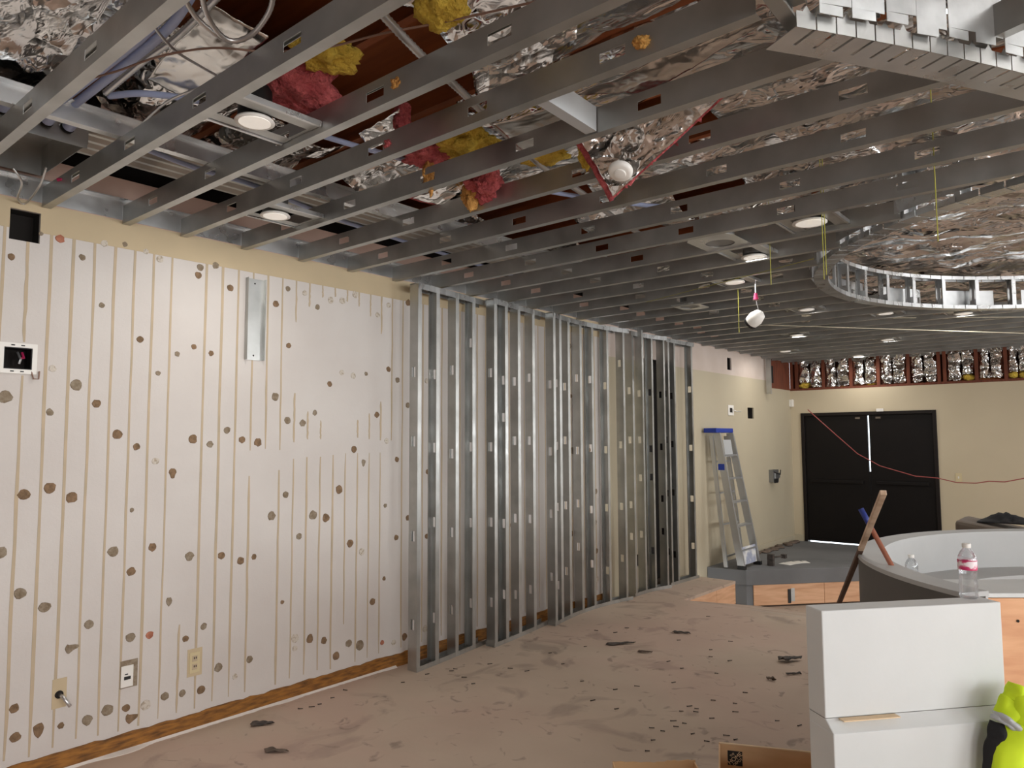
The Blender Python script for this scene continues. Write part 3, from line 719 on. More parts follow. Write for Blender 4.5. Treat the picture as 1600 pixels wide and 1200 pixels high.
BC = Vector((.38, 4.73)); RO = 1.62; RI = 1.50
bt = empty('curved_booth_wall', (BC.x, BC.y, 0)); tag(bt, 'dark outside, pale inside curved low wall of the round booth', 'curved wall')
a0, a1 = math.radians(235), math.radians(40); n = 80
def bp(r, i): a = a0-(a0-a1)*i/80; return (BC.x+r*math.cos(a), BC.y+r*math.sin(a))
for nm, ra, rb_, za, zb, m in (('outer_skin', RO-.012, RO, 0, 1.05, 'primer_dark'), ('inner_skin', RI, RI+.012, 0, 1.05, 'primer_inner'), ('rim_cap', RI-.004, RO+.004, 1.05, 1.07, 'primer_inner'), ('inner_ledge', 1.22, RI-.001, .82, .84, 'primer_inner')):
    b = MB(); V = []; Fc = []; n, i0 = (80, 0) if nm != 'inner_ledge' else (64, 13)
    for i in range(i0, i0+n+1):
        p_, q_ = bp(ra, i), bp(rb_, i); V += [(*p_, za), (*q_, za), (*q_, zb), (*p_, zb)]
    for i in range(n):
        a_ = 4*i; Fc += [(a_+k, a_+(k+1) % 4, a_+4+(k+1) % 4, a_+4+k)[::-1] for k in range(4)]
    Fc += [(0, 1, 2, 3)[::-1], tuple(4*n+k for k in range(4))]
    o = b.add(V, Fc).build(nm, m, bt); bm = bmesh.new(); bm.from_mesh(o.data); bmesh.ops.recalc_face_normals(bm, faces=bm.faces); bm.to_mesh(o.data); bm.free(); with_sharp(o.data, 35)
# bar box inside with plywood face
cb = empty('plywood_counter', (-.2, 3.8, 0)); tag(cb, 'plywood fronted counter with grey top beside the half wall', 'counter')
c0, c1 = atz(1500, 927, 1.05), atz(1700, 927, 1.05); u = (c1-c0).normalized(); w = Vector((-u.y, u.x, 0))
L = (c1-c0).length
MB().obox(Vector((c0.x, c0.y, 0)), u*L, w*.018, (0, 0, 1.03)).build('plywood_face', 'plywood', cb)
MB().obox(Vector((c0.x, c0.y, 1.032)), u*L, w*.30, (0, 0, .018)).build('counter_top', 'primer', cb, bevel=.003)
MB().obox(Vector((c0.x, c0.y, 0))+w*.02, u*L, w*.26, (0, 0, 1.03)).build('counter_body', 'primer_dark', cb)
pz = at(1587, 968, 1, c0.y+.1); 
MB().lathe([(.006, 0), (.006, .002)], Vector((c0.x, c0.y, 0))+u*(.225)-w*.001+Vector((0, 0, .94)), 10, axis=(-w.x, -w.y, 0)).build('screw_hole', 'cavity', cb)
# white ledge strip below
q0 = Vector((c0.x, c0.y, .47))-w*.05
MB().obox(q0, u*L, w*.05, (0, 0, .03)).build('white_shelf', 'primer', cb)
MB().obox(Vector((c0.x, c0.y, 0))-w*.04, u*L, w*.038, (0, 0, .47)).build('lower_front', 'primer', cb)

# bottles
def bottle(px, py, lab, label=True, k=1.0, z=1.071):
    p = z if isinstance(z, Vector) else atz(px, py, z); o = empty('water_bottle', p); tag(o, lab, 'bottle')
    pr = [(.026, 0), (.031, .004), (.0325, .012), (.0305, .02), (.0325, .028), (.030, .036), (.0322, .046), (.0290, .075), (.0300, .095), (.0325, .105), (.0325, .145), (.030, .158), (.0215, .176), (.0135, .186), (.013, .192)]
    MB().lathe([(r*k, z*k) for r, z in pr], p, 28).build('body', 'bottle_clear', o, smooth=True)
    MB().lathe([(.0148*k, 0), (.0155*k, .003), (.0155*k, .013*k), (.014*k, .016*k)], p+Vector((0, 0, .189*k)), 24).build('cap', 'white_plastic', o, auto=40)
    if label:
        MB().lathe([(.0329, .107), (.0331, .109), (.0331, .143), (.0329, .145)], p, 28).build('label_band', 'bottle_label', o, smooth=True)
        MB().lathe([(.0334, .1405), (.0334, .1435)], p, 28).build('label_stripe', 'label_red', o, smooth=True)
bottle(1514, 934, 'clear water bottle with pink and white label on the half wall')
q_ = atz(1424, 880, 1.0); q_ = Vector((q_.x, q_.y, 0)); r_c = Vector((q_.x-BC.x, q_.y-BC.y)); r_c = r_c.normalized()*min(r_c.length, 1.455)
BOT2 = Vector((BC.x+r_c.x, BC.y+r_c.y, .841))
bottle(0, 0, 'clear water bottle partly hidden behind the curved rim', False, 1.0, BOT2)

# sticks
f0 = atz(1287, 1004, 0); c = atz(1345, 858, 1.105); d = (c-f0); 
def on_ray(px, py, a, d):      # point of line a+t*d nearest the pixel ray
    r = ray(px, py).normalized(); dn = d.normalized(); w0 = a-EYE; b_ = dn.dot(r); t = (b_*r.dot(w0)-dn.dot(w0))/(1-b_*b_); return a+dn*t
tp = on_ray(1379, 769, f0, d)
o = empty('wooden_pole', f0); tag(o, 'long wooden pole leaning on the outside of the curved wall', 'pole')
m_ = c.copy()
MB().bar(f0+Vector((0, 0, .01)), m_, .026, .022).build('lower_length', 'stick_shaded', o, bevel=.003); MB().bar(m_, tp, .0262, .0222).build('upper_length', 'stick_lit', o, bevel=.003)  # one pole, its lit upper and shaded lower length put into the colours
p = atz(1389, 876, 1.09); t2 = at(1345, 795, 0, p.x-.12); d2 = (p-t2).normalized(); e2 = p+d2*(p.z/-d2.z-.02) if d2.z < 0 else p+d2
e2 = t2+d2*min((e2-t2).length, 1.3)
o = empty('broom_handle', e2); tag(o, 'red brown broom handle with blue grip inside the booth', 'handle')
g = t2.lerp(p, .38)
MB().tube([e2, g], .012, 10).build('shaft', 'stick_red', o, smooth=True); MB().tube([g, t2], .0135, 10).build('grip', 'stick_blue', o, smooth=True)

# brown board and black cloth behind the booth
bo = empty('brown_crate', (-.5, 5.9, 0)); tag(bo, 'flat brown box standing behind the curved wall', 'box')
p, q = at(1491, 806, 1, 6.5), at(1640, 812, 1, 6.5)
def crate_top(x): return p.z-.03-.16*(x-p.x)
b = MB(); b.add([(x, y, 0 if k == 0 else crate_top(x)) for k in (0, 1) for x, y in ((p.x, 6.5), (q.x+.6, 6.5), (q.x+.6, 6.95), (p.x, 6.95))], [(0, 3, 2, 1), (4, 5, 6, 7), (0, 1, 5, 4), (1, 2, 6, 5), (2, 3, 7, 6), (3, 0, 4, 7)])
b.build('box_body', 'brown_board', bo, bevel=.03)
MB().box((p.x+.02, 6.49, .60), (q.x+.58, 6.96, .64)).build('box_band', 'brown_board', bo)
q = Vector((at(1565, 806, 1, 6.7).x, 6.7, crate_top(at(1565, 806, 1, 6.7).x)+.002))
def cl(u, v): 
    r = .04*noise.noise(Vector((u*4, v*4, 1)))+.03*noise.noise(Vector((u*9, v*9, 2)))
    return q+Vector((-.15+.36*u, -.10+.22*v, .025+.05*math.sin(math.pi*u)*math.sin(math.pi*v)+r*math.sin(math.pi*v)*math.sin(math.pi*u)))
tag(MB().sheet(cl, 24, 14, .006).build('black_cloth', 'black_cloth', smooth=True), 'crumpled black cloth lying on the brown box', 'cloth')

# hi-vis jacket over the ledge
jk = empty('safety_jacket', (-.33, 3.1, .1)); tag(jk, 'lime yellow and black safety jacket with silver band, cut by the right edge', 'jacket')
J0 = P0+hu*(HL-.015)+hn*.10
def fold(c, rad, m, nm, seed, amp=.25):
    MB().blob(c, rad, amp, 2.2, 40, seed).build(nm, m, jk, smooth=True)
def jp(px, py, off): # pixel on a plane in front of half wall
    d = ray(px, py); t = hn.dot(P0+hn*off-EYE)/hn.dot(d); return EYE+d*t
def strip(pts, wds, m, nm, off, th=.03):
    P = [jp(x, y, off) for x, y in pts]
    def f(u, v):
        k = u*(len(P)-1); i = min(int(k), len(P)-2); c = P[i].lerp(P[i+1], k-i); w_ = wds[i]+(wds[i+1]-wds[i])*(k-i)
        d_ = (P[min(i+1, len(P)-1)]-P[i]).normalized(); sd = d_.cross(hn).normalized()
        a = math.pi*(v); return c+sd*(math.cos(a)*w_)+hn*(math.sin(a)*th*(1+.5*noise.noise(Vector((u*2.5, v*4, off*40))))+.008*noise.noise(Vector((u*4, v*5, 4))))
    MB().sheet(f, 40, 24, .006).build(nm, m, jk, smooth=True)
strip([(1590, 1070), (1584, 1095), (1574, 1125)], [.035, .055, .06], 'hivis', 'sleeve', .10, .05)
strip([(1605, 1078), (1606, 1130), (1596, 1180), (1592, 1260)], [.06, .09, .11, .12], 'hivis', 'body', .12, .06)
strip([(1571, 1122), (1566, 1133)], [.052, .052], 'silver_tape', 'reflective_band', .105, .052)
strip([(1567, 1130), (1560, 1165), (1556, 1215)], [.050, .055, .05], 'black_cloth', 'black_sleeve_end', .09, .05)

# ================================================================== BOXES
cbx = empty('cardboard_box', atz(1190, 1290, 0)); tag(cbx, 'open cardboard box with a black square logo at the bottom edge', 'box')
p0, p1 = atz(1123, 1160, .25), atz(1278, 1176, .25); u = (p1-p0).normalized(); w = Vector((u.y, -u.x, 0)); L = (p1-p0).length
t = .006; D = .30; Hh = .25
def panel(nm, o, a, b_, c_, m='cardboard', par=cbx): return MB().obox(o, a, b_, c_).build(nm, m, par)
g = Vector((p0.x, p0.y, 0))
panel('back_panel', g, u*L, w*t, (0, 0, Hh)); panel('front_panel', g+w*D, u*L, w*t, (0, 0, Hh-.02)); panel('side_panel', g+w*t, u*t, w*(D-t), (0, 0, Hh-.005)); panel('side_panel', g+w*t+u*(L-t), u*t, w*(D-t), (0, 0, Hh-.005)); panel('bottom_panel', g+w*t+u*t, u*(L-2*t), w*(D-t), (0, 0, t))
MB().tube([g+u*.002+w*.003+Vector((0, 0, Hh)), g+u*(L*.98)+w*.003+Vector((0, 0, Hh))], .0045, 6).build('cut_edge', 'card_edge', cbx)
MB().tube([g+u*(L-.003)+w*.005+Vector((0, 0, Hh)), g+u*(L+.01)+w*.06+Vector((0, 0, Hh-.02)), g+u*(L)+w*.15+Vector((0, 0, Hh-.01))], .0045, 6).build('cut_edge', 'card_edge', cbx)
# logo printed on the inside face of the back panel
lc_ = g+w*(t+.001)+u*.072+Vector((0, 0, Hh-.062)); Sq = .066
lg = MB().obox(lc_-u*Sq/2-Vector((0, 0, Sq/2)), u*Sq, w*.0006, (0, 0, Sq)).build('logo_square', 'black', cbx)
def text(body, size, pos, ux, uz, par, m):
    cu = bpy.data.curves.new('text', 'FONT'); cu.body = body; cu.size = size; cu.align_x = 'CENTER'; cu.align_y = 'CENTER'; cu.extrude = .0003
    to = bpy.data.objects.new('text', cu); COL.objects.link(to)
    dg = bpy.context.evaluated_depsgraph_get(); me = bpy.data.meshes.new_from_object(to.evaluated_get(dg)); bpy.data.objects.remove(to)
    uy = uz; un = ux.cross(uy)
    M4 = Matrix(((ux.x, uy.x, un.x, pos.x), (ux.y, uy.y, un.y, pos.y), (ux.z, uy.z, un.z, pos.z), (0, 0, 0, 1)))
    me.transform(Matrix.Translation(-WL[par]) @ M4); me.materials.clear(); me.materials.append(MATS[m])
    o = bpy.data.objects.new('lettering', me); COL.objects.link(o); o.parent = par; WL[o] = Vector((0, 0, 0)); return o
r = math.radians(40); ux = u*math.cos(r)+Vector((0, 0, 1))*math.sin(r); uz = -u*math.sin(r)+Vector((0, 0, 1))*math.cos(r)
for k, (bd, sz) in enumerate((('THE', .013), ('HOME', .027), ('DEPOT', .016))):
    text(bd, sz, lc_+w*.0012+uz*(.0195-.0195*k), ux, uz, lg, 'card_edge')
MB().obox(g+w*(t+.001)+u*.045+Vector((0, 0, Hh-.15)), u*.13, w*.0006, (0, 0, .035)).build('printed_band', 'black', cbx)
b2 = empty('cardboard_tray', atz(1025, 1300, 0)); tag(b2, 'torn cardboard tray barely showing at the bottom edge', 'box')
p0, p1 = atz(957, 1190, .2), atz(1086, 1190, .2); u = (p1-p0).normalized(); w = Vector((u.y, -u.x, 0)); L = (p1-p0).length; g = Vector((p0.x, p0.y, 0))
b = MB(); n = 24; vs = []
for i in range(n+1):
    q = g+u*(L*i/n); z = .2+(.004 if i < 16 else .010)+random.uniform(-.003, .003)-.006*math.sin(math.pi*i/n)
    vs += [q, q+Vector((0, 0, z)), q+w*.006+Vector((0, 0, z)), q+w*.006]
b.add(vs, [f_ for i in range(n) for f_ in ((4*i, 4*i+4, 4*i+5, 4*i+1)[::-1], (4*i+1, 4*i+5, 4*i+6, 4*i+2)[::-1], (4*i+2, 4*i+6, 4*i+7, 4*i+3)[::-1])])
b.build('torn_panel', 'card_inside', b2)
panel('side_panel', g+w*.006, u*.006, w*.25, (0, 0, .2), 'cardboard', b2); panel('side_panel', g+u*(L-.006)+w*.006, u*.006, w*.25, (0, 0, .2), 'cardboard', b2); panel('bottom_panel', g+w*.006+u*.006, u*(L-.012), w*.25, (0, 0, .006), 'cardboard', b2); panel('front_panel', g+w*.256, u*L, w*.006, (0, 0, .18), 'cardboard', b2)

# ================================================================== WALL DEVICES
def plate(name, lab, cat, px, m, th=.006, parent=None, x=XW):
    y0, y1, z0, z1 = rect(*px); o = MB().box((x+.0005, y0, z0), (x+th, y1, z1)).build(name, m, parent, bevel=.0015)
    if lab: tag(o, lab, cat)
    return o, (y0, y1, z0, z1)
jb = empty('junction_box', (XW, (H2[0]+H2[1])/2, H2[2])); tag(jb, 'square electrical box with white metal ring, open, on the left wall', 'junction box')
y0, y1, z0, z1 = H2; e = .022; b = MB()
for a, c in (((y0-e, z0-e), (y0, z1+e)), ((y1, z0-e), (y1+e, z1+e)), ((y0, z0-e), (y1, z0)), ((y0, z1), (y1, z1+e))): b.box((XW+.0005, a[0], a[1]), (XW+.008, c[0], c[1]))
b.build('ring_plate', 'white_plastic', jb)
b = MB(); e = .004
for a, c in (((y0, z0), (y0+e, z1)), ((y1-e, z0), (y1, z1)), ((y0+e, z0), (y1-e, z0+e)), ((y0+e, z1-e), (y1-e, z1))): b.box((XW-.06, a[0], a[1]), (XW+.004, c[0], c[1]))
b.build('steel_box', 'black', jb)
MB().tube([(XW-.05, y1-.03, z1-.02), (XW-.02, y1-.03, z1-.05), (XW-.03, y1-.04, z0+.06)], .006, 8).build('wire', 'label_red', jb)
MB().tube([(XW-.05, y1-.05, z1-.02), (XW-.015, y1-.045, z1-.06), (XW-.02, y1-.05, z0+.03)], .006, 8).build('wire', 'wire_grey', jb)
for (dy, dz) in ((.3, 1), (.65, 1), (.3, 0), (.65, 0)):
    yy = y0+(y1-y0)*dy; zz = z1+.011 if dz else z0-.011
    MB().box((XW+.008, yy-.008, zz-.003), (XW+.0095, yy+.008, zz+.003)).build('screw_slot', 'black', jb)
o, r_ = plate('wall_patch', None, None, (188, 1031, 214, 1074), 'glue_grey', .002, wall_left)
o, r_ = plate('switch_plate', 'white wall plate with black sockets low on the left wall', 'wall plate', (189, 1040, 207, 1073), 'white_plastic')
y0, y1, z0, z1 = r_; w = y1-y0; h = z1-z0
MB().box((XW+.006, y0+w*.25, z0+h*.35), (XW+.008, y1-w*.22, z0+h*.50)).build('socket', 'black', o); MB().box((XW+.006, y0+w*.3, z0+h*.58), (XW+.008, y1-w*.45, z0+h*.63)).build('socket', 'black', o)
o, r_ = plate('wall_patch', None, None, (293, 1013, 315, 1056), 'tan_band', .002, wall_left)
o, r_ = plate('power_outlet', 'almond power outlet near the floor on the left wall', 'outlet', (296, 1019, 311, 1051), 'almond')
y0, y1, z0, z1 = r_; w = y1-y0; h = z1-z0
for k in (.3, .7):
    MB().box((XW+.006, y0+w*.25, z0+h*(k-.14)), (XW+.0075, y1-w*.25, z0+h*(k+.14))).build('receptacle', 'tan', o)
    for s_ in (.4, .58): MB().box((XW+.0075, y0+w*s_, z0+h*(k-.02)), (XW+.0085, y0+w*s_+.005, z0+h*(k+.08))).build('slot', 'black', o)
o, r_ = plate('wall_patch', None, None, (82, 1060, 103, 1106), 'tan_band', .002, wall_left)
p = at(92, 1085, 0, XW); q = at(110, 1104, 0, XW+.06)
o = empty('cable_stub', p); tag(o, 'short grey cable stub poking out of a tan patch', 'cable')
MB().lathe([(.02, 0), (.02, .004)], p+Vector((.002, 0, 0)), 14, axis=(1, 0, 0)).build('knockout', 'cavity', o); MB().tube([p, p+Vector((.03, .01, -.01)), q], .009, 8).build('cable', 'wire_grey', o, smooth=True)
p = at(48, 586, 0, XW); tag(MB().tube([p+Vector((.004, 0, .02)), p+Vector((.012, .01, -.02)), p+Vector((.02, .03, -.02)), p+Vector((.01, .035, .02))], .004, 6).build('wire_loop', 'wire_brown'), 'small bare wire loop under the square electrical box', 'wire')
# steel channel bracket screwed on the wall
y0, y1, z0, z1 = rect(384, 436, 409, 563); bk = empty('wall_bracket', (XW, (y0+y1)/2, z0)); tag(bk, 'short vertical steel channel screwed to the left wall', 'bracket')
b = channel(z1-z0, y1-y0, .035, [], t=.002, lip=0)
xform(b, Matrix.Translation((XW+.003, y0, z0)) @ Matrix(((0, 1, 0, 0), (0, 0, 1, 0), (1, 0, 0, 0), (0, 0, 0, 1)))).build('channel', 'steel', bk)
for z in (z0+.03, z1-.03): MB().lathe([(.006, 0), (.004, .003)], (XW+.005, (y0+y1)/2, z), 10, axis=(1, 0, 0)).build('screw', 'screw', bk)
# small devices on the cream wall
o, r_ = plate('mud_ring', 'small white metal ring with wires beside a square hole, above the ladder', 'junction box', (1137, 633, 1146, 649), 'white_plastic', .008)
y0, y1, z0, z1 = r_; MB().box((XW+.008, y0+.05, z0+.04), (XW+.009, y1-.05, z1-.04)).build('opening', 'cavity', o); MB().tube([(XW+.01, y1-.04, z0+.08), (XW+.06, y1+.03, z0+.05), (XW+.07, y1+.1, z0+.06)], .006, 6).build('wire', 'wire_grey', o)
p = at(1211, 743, 0, XW+.05); o = empty('wall_bracket_box', p); tag(o, 'grey metal wall box with loose cover near the back corner', 'junction box')
MB().box((XW+.001, p.y-.12, p.z-.1), (XW+.07, p.y+.10, p.z+.09)).build('box_shell', 'steel_dull', o); MB().box((XW+.07, p.y-.06, p.z-.04), (XW+.085, p.y+.12, p.z+.04)).build('cover', 'steel_bright', o); MB().box((XW+.07, p.y-.1, p.z-.11), (XW+.09, p.y+.02, p.z-.05)).build('knockout', 'black', o)
MB().tube([(XW+.07, p.y-.1, p.z+.06), (XW+.13, p.y, p.z+.02), (XW+.1, p.y+.1, p.z+.08)], .008, 6).build('wire', 'black', o)
p = at(1238, 630, 1, YB-.03); tag(MB().box((p.x-.05, YB-.07, p.z-.06), (p.x+.02, YB-.002, p.z+.06)).build('motion_sensor', 'white_plastic', bevel=.012), 'white motion sensor high in the back corner', 'sensor')
p = at(1375, 641, 1, YB-.03); tag(MB().box((p.x-.05, YB-.05, p.z-.02), (p.x+.05, YB-.021, p.z+.025)).build('door_contact', 'white_plastic', bevel=.004), 'small white contact switch above the black doors', 'sensor')
p = at(1498, 746, 1, YB); o = MB().box((p.x-.04, YB-.008, p.z-.06), (p.x+.04, YB-.0005, p.z+.06)).build('switch_plate', 'almond', bevel=.002); tag(o, 'almond light switch plate right of the black doors', 'wall plate'); MB().box((p.x-.008, YB-.014, p.z-.015), (p.x+.008, YB-.008, p.z+.015)).build('toggle', 'white_plastic', o)
# offcut stud hanging at the end of the cream wall
y_ = at(1195, 590, 0, XW+.02).y
b = channel(.55, .07, .035, [], t=.002); o = xform(b, Matrix.Translation((XW+.11, y_, 2.36)) @ Matrix(((0, 0, -1, 0), (0, 1, 0, 0), (1, 0, 0, 0), (0, 0, 0, 1)))).build('stud_offcut', 'steel'); tag(o, 'short steel stud offcut hanging at the end of the cream wall', 'stud')

# ================================================================== CEILING THINGS
LP = [(398, 190, 28, 'beside the pink insulation, largest of all'), (430, 337, 21, 'close above the left wall'), (1265, 348, 24, 'with yellow strings hanging beside it'), (1178, 402, 18, 'next to a pan with an empty round hole'),
      (1147, 441, 15, 'third nearest of the middle row'), (1260, 484, 11, 'with a long bright arm, left of the round soffit'), (1383, 490, 11, 'just below the left of the round soffit'), (1505, 490, 12, 'just below the middle of the round soffit'),
      (1245, 524, 9, 'half way between white lamp and back corner'), (1386, 531, 9, 'above the black doors'), (1227, 549, 8, 'nearest the back left corner'), (1340, 556, 8, 'closest to the foil filled back wall')]
for i, (px, py, r, lab) in enumerate(LP):
    p = atz(px, py, 2.915); y_lo = max([y for y in JY if y < p.y-.02]); y_hi = min([y for y in JY if y > p.y-.02])
    R_ = r*mpx(p)*1.08
    o = empty('recessed_light', p); tag(o, 'round white recessed light '+lab, 'light', 'recessed ceiling lights')
    MB().lathe([(R_, 0), (R_, .004), (R_*.92, .012), (R_*.86, .012)], p-Vector((0, 0, .004)), 32).build('trim_ring', 'white_plastic', o, smooth=True)
    MB().lathe([(R_*.80, -.002), (R_*.80, .004)], p-Vector((0, 0, .004)), 32).build('lens', 'lens', o)
    MB().lathe([(R_*.85, 0), (R_*.85, .10), (R_*.7, .12)], p+Vector((0, 0, .02)), 20).build('housing_can', 'black' if i % 2 == 0 else 'steel_dull', o, auto=40)
    area('lamp_light', p-Vector((0, 0, .012)), (0, 0, -1), .14, .14, 7 if i < 2 else 3.4 if i < 5 else 7, (1, .97, .93))
    ya, yb = y_lo+.045, y_hi-.003; b = MB(); W = R_+.05; z = p.z+.012
    yc0, yc1 = max(ya, p.y-R_-.04), min(yb, p.y+R_+.06)
    b.box((p.x-W, ya, z), (p.x-R_*.9, yb, z+.002)); b.box((p.x+R_*.9, ya, z), (p.x+W, yb, z+.002)); b.box((p.x-W, ya, z+.002), (p.x+W, ya+.015, z+.004)); b.box((p.x-W, yb-.015, z+.002), (p.x+W, yb, z+.004)); b.build('mounting_pan', 'steel', o)
    for sx in (-1, 1): MB().bar((p.x+sx*(W+.012), ya, z+.006), (p.x+sx*(W+.012), yb, z+.006), .014, .022).build('hanger_bar', 'steel_bright', o)
# pans without lamps
for i, (px, py, w_, lab) in enumerate([(1125, 380, .26, 'empty metal light pan with round hole beside a lit lamp'), (1078, 479, .22, 'small empty metal light pan over the stud wall end')]):
    p = atz(px, py, 2.912); o = empty('light_pan', p); tag(o, lab, 'light pan')
    b = MB(); n = 24; R_ = .09; W = w_/2+.02; ring_ = [(p.x+R_*math.cos(2*math.pi*k/n), p.y+R_*math.sin(2*math.pi*k/n)) for k in range(n)]
    sq = []
    for k in range(n):
        a = 2*math.pi*k/n; cx, sx = math.cos(a), math.sin(a); m_ = max(abs(cx)/1, abs(sx)/1.35); sq.append((p.x+cx/m_*W, p.y+sx/m_*W))
    vs = [(*q, p.z) for q in ring_]+[(*q, p.z) for q in sq]
    b.add(vs, [(k, (k+1) % n, (k+1) % n+n, k+n)[::-1] for k in range(n)]); q = b.build('pan', 'steel_bright', o); q.modifiers.new('thick', 'SOLIDIFY').thickness = .002
    MB().lathe([(R_, 0), (R_*1.0, .08)], p+Vector((0, 0, .003)), 20).build('can', 'steel_dull', o)

def tubething(name, lab, cat, pts, r, m, ribs=0, n=8, group=None):
    P = [atz(*p) for p in pts]; Q = [P[0]]
    for i in range(len(P)-1):          # Catmull-Rom
        a, b_, c_, d_ = P[max(i-1, 0)], P[i], P[i+1], P[min(i+2, len(P)-1)]
        for k in range(1, 7):
            t = k/6; Q.append(.5*((2*b_)+(c_-a)*t+(2*a-5*b_+4*c_-d_)*t*t+(3*b_-a-3*c_+d_)*t**3))
    o = MB().tube(Q, r, n, ribs).build(name, m, smooth=True)
    return tag(o, lab, cat, group)
Zc = 3.13
tubething('conduit', 'leftmost blue plastic conduit of the bundle at the upper left', 'conduit', [(285, -30, 3.16), (235, 45, 3.14), (150, 115, 3.12), (85, 165, 3.10)], .017, 'ent_blue', group='blue conduits')
tubething('conduit', 'middle blue plastic conduit of the bundle at the upper left', 'conduit', [(310, -25, 3.15), (262, 45, 3.13), (178, 115, 3.12), (105, 172, 3.10)], .017, 'ent_blue', group='blue conduits')
tubething('conduit', 'grey brown conduit right of the blue bundle', 'conduit', [(345, -10, 3.17), (280, 55, 3.16), (225, 95, 3.15), (165, 145, 3.12)], .014, 'wire_grey', .009)
tubething('conduit', 'blue conduit bending right behind the second joist', 'conduit', [(170, 150, 3.12), (215, 146, 3.12), (265, 150, 3.12), (310, 158, 3.13)], .014, 'ent_blue', group='blue conduits')
tubething('conduit', 'long blue conduit running away beside the ribbed panel', 'conduit', [(225, 232, 3.12), (310, 264, 3.12), (400, 291, 3.12), (520, 340, 3.12), (660, 386, 3.12), (800, 430, 3.12)], .014, 'ent_blue', group='blue conduits')
tubething('conduit', 'blue conduit passing the pink tufts mid ceiling', 'conduit', [(490, 208, 3.1), (550, 226, 3.1), (620, 246, 3.1), (670, 262, 3.1)], .014, 'ent_blue', group='blue conduits')
tubething('conduit', 'short blue conduit left of the hanging foil triangle', 'conduit', [(850, 298, 3.06), (885, 304, 3.06), (917, 309, 3.06)], .013, 'ent_blue', group='blue conduits')
tubething('conduit', 'short blue conduit right of the hanging foil triangle', 'conduit', [(985, 318, 3.05), (1012, 321, 3.05), (1032, 322, 3.05)], .013, 'ent_blue', group='blue conduits')
tubething('flex_conduit', 'armoured cable hanging in a loop at the upper left', 'cable', [(312, -30, 3.1), (322, 20, 3.08), (345, 55, 3.06), (370, 64, 3.06), (400, 48, 3.08), (424, 10, 3.1), (425, -30, 3.12)], .010, 'wire_grey', .008)
tubething('flex_conduit', 'second armoured cable crossing the looped one', 'cable', [(284, -10, 3.12), (305, 25, 3.1), (335, 52, 3.08), (362, 66, 3.08)], .010, 'wire_grey', .008)
tubething('flex_conduit', 'thin armoured cable crossing the blue conduits', 'cable', [(228, 20, 3.1), (247, 50, 3.1), (275, 80, 3.1), (310, 102, 3.1), (342, 120, 3.1)], .006, 'wire_grey', .006)
tubething('flex_conduit', 'thick silver flexible conduit over the open brown bay', 'conduit', [(575, -5, 3.1), (600, 25, 3.1), (660, 88, 3.08), (720, 142, 3.07), (780, 200, 3.07), (850, 262, 3.06), (910, 302, 3.06), (960, 340, 3.06), (1010, 372, 3.06)], .017, 'wire_grey', .009)
tubething('thin_wire', 'thin brown wire strung across the upper left joists', 'wire', [(120, 128, 3.08), (180, 112, 3.08), (250, 88, 3.08), (330, 75, 3.09), (400, 80, 3.09)], .004, 'wire_brown')
tubething('thin_wire', 'long thin brown wire below the yellow insulation', 'wire', [(420, 82, 3.1), (510, 74, 3.1), (600, 52, 3.1), (700, 33, 3.1), (840, 2, 3.1)], .004, 'wire_brown')
tubething('thin_wire', 'grey cable lying along the second joist', 'cable', [(105, 283, 3.01), (160, 246, 3.01), (200, 215, 3.01), (260, 160, 3.01), (330, 130, 3.01), (400, 88, 3.01), (500, 20, 3.01)], .005, 'wire_grey')
tubething('thin_wire', 'grey cable loop hanging over the square wall hole', 'cable', [(20, 262, 2.98), (34, 285, 2.93), (28, 310, 2.9), (40, 318, 2.9), (62, 290, 2.93), (72, 262, 2.98)], .005, 'wire_grey')
# wireway box with couplings
wx = empty('wireway_box', (-3.95, 1.1, 3.05)); tag(wx, 'open grey metal wireway box above the first joists', 'electrical box')
a_, b_ = atz(20, 200, 3.06), atz(146, 232, 3.06)
x0, x1, y0, y1 = XW+.05, -3.62, .72, 1.25
for lo, hi in (((x0, y0, 3.05), (x1, y0+.003, 3.2)), ((x0, y1-.003, 3.05), (x1, y1, 3.2)), ((x0, y0+.003, 3.05), (x0+.003, y1-.003, 3.2)), ((x1-.003, y0+.003, 3.03), (x1, y1-.003, 3.2)), ((x0, y0, 3.2), (x1, y1, 3.203)), ((x1-.05, y0, 3.05), (x1-.003, y1, 3.053))): MB().box(lo, hi).build('sheet', 'steel', wx)
for k in range(5):
    p = Vector((x1+.02, y0+.1+.085*k, 3.10)); MB().tube([p, p+Vector((.09, 0, .02))], .026, 14).build('coupling', 'ent_blue' if k else 'steel', wx, auto=40); MB().lathe([(.028, 0), (.028, .012)], p+Vector((-.018, 0, 0)), 14, axis=(1, 0, 0)).build('lock_nut', 'black', wx)
# wires with caps near the wall
for (px, py, m_, lab) in ((90, 281, 'label_red', 'red twist connector dangling at the top of the wall'), (102, 282, 'yellow_wool', 'yellow twist connector dangling at the top of the wall')):
    p = atz(px, py, 2.98); tag(MB().lathe([(.009, 0), (.006, .022), (.003, .026)], p, 10, axis=(.6, .5, .1)).build('twist_connector', m_), lab, 'connector')

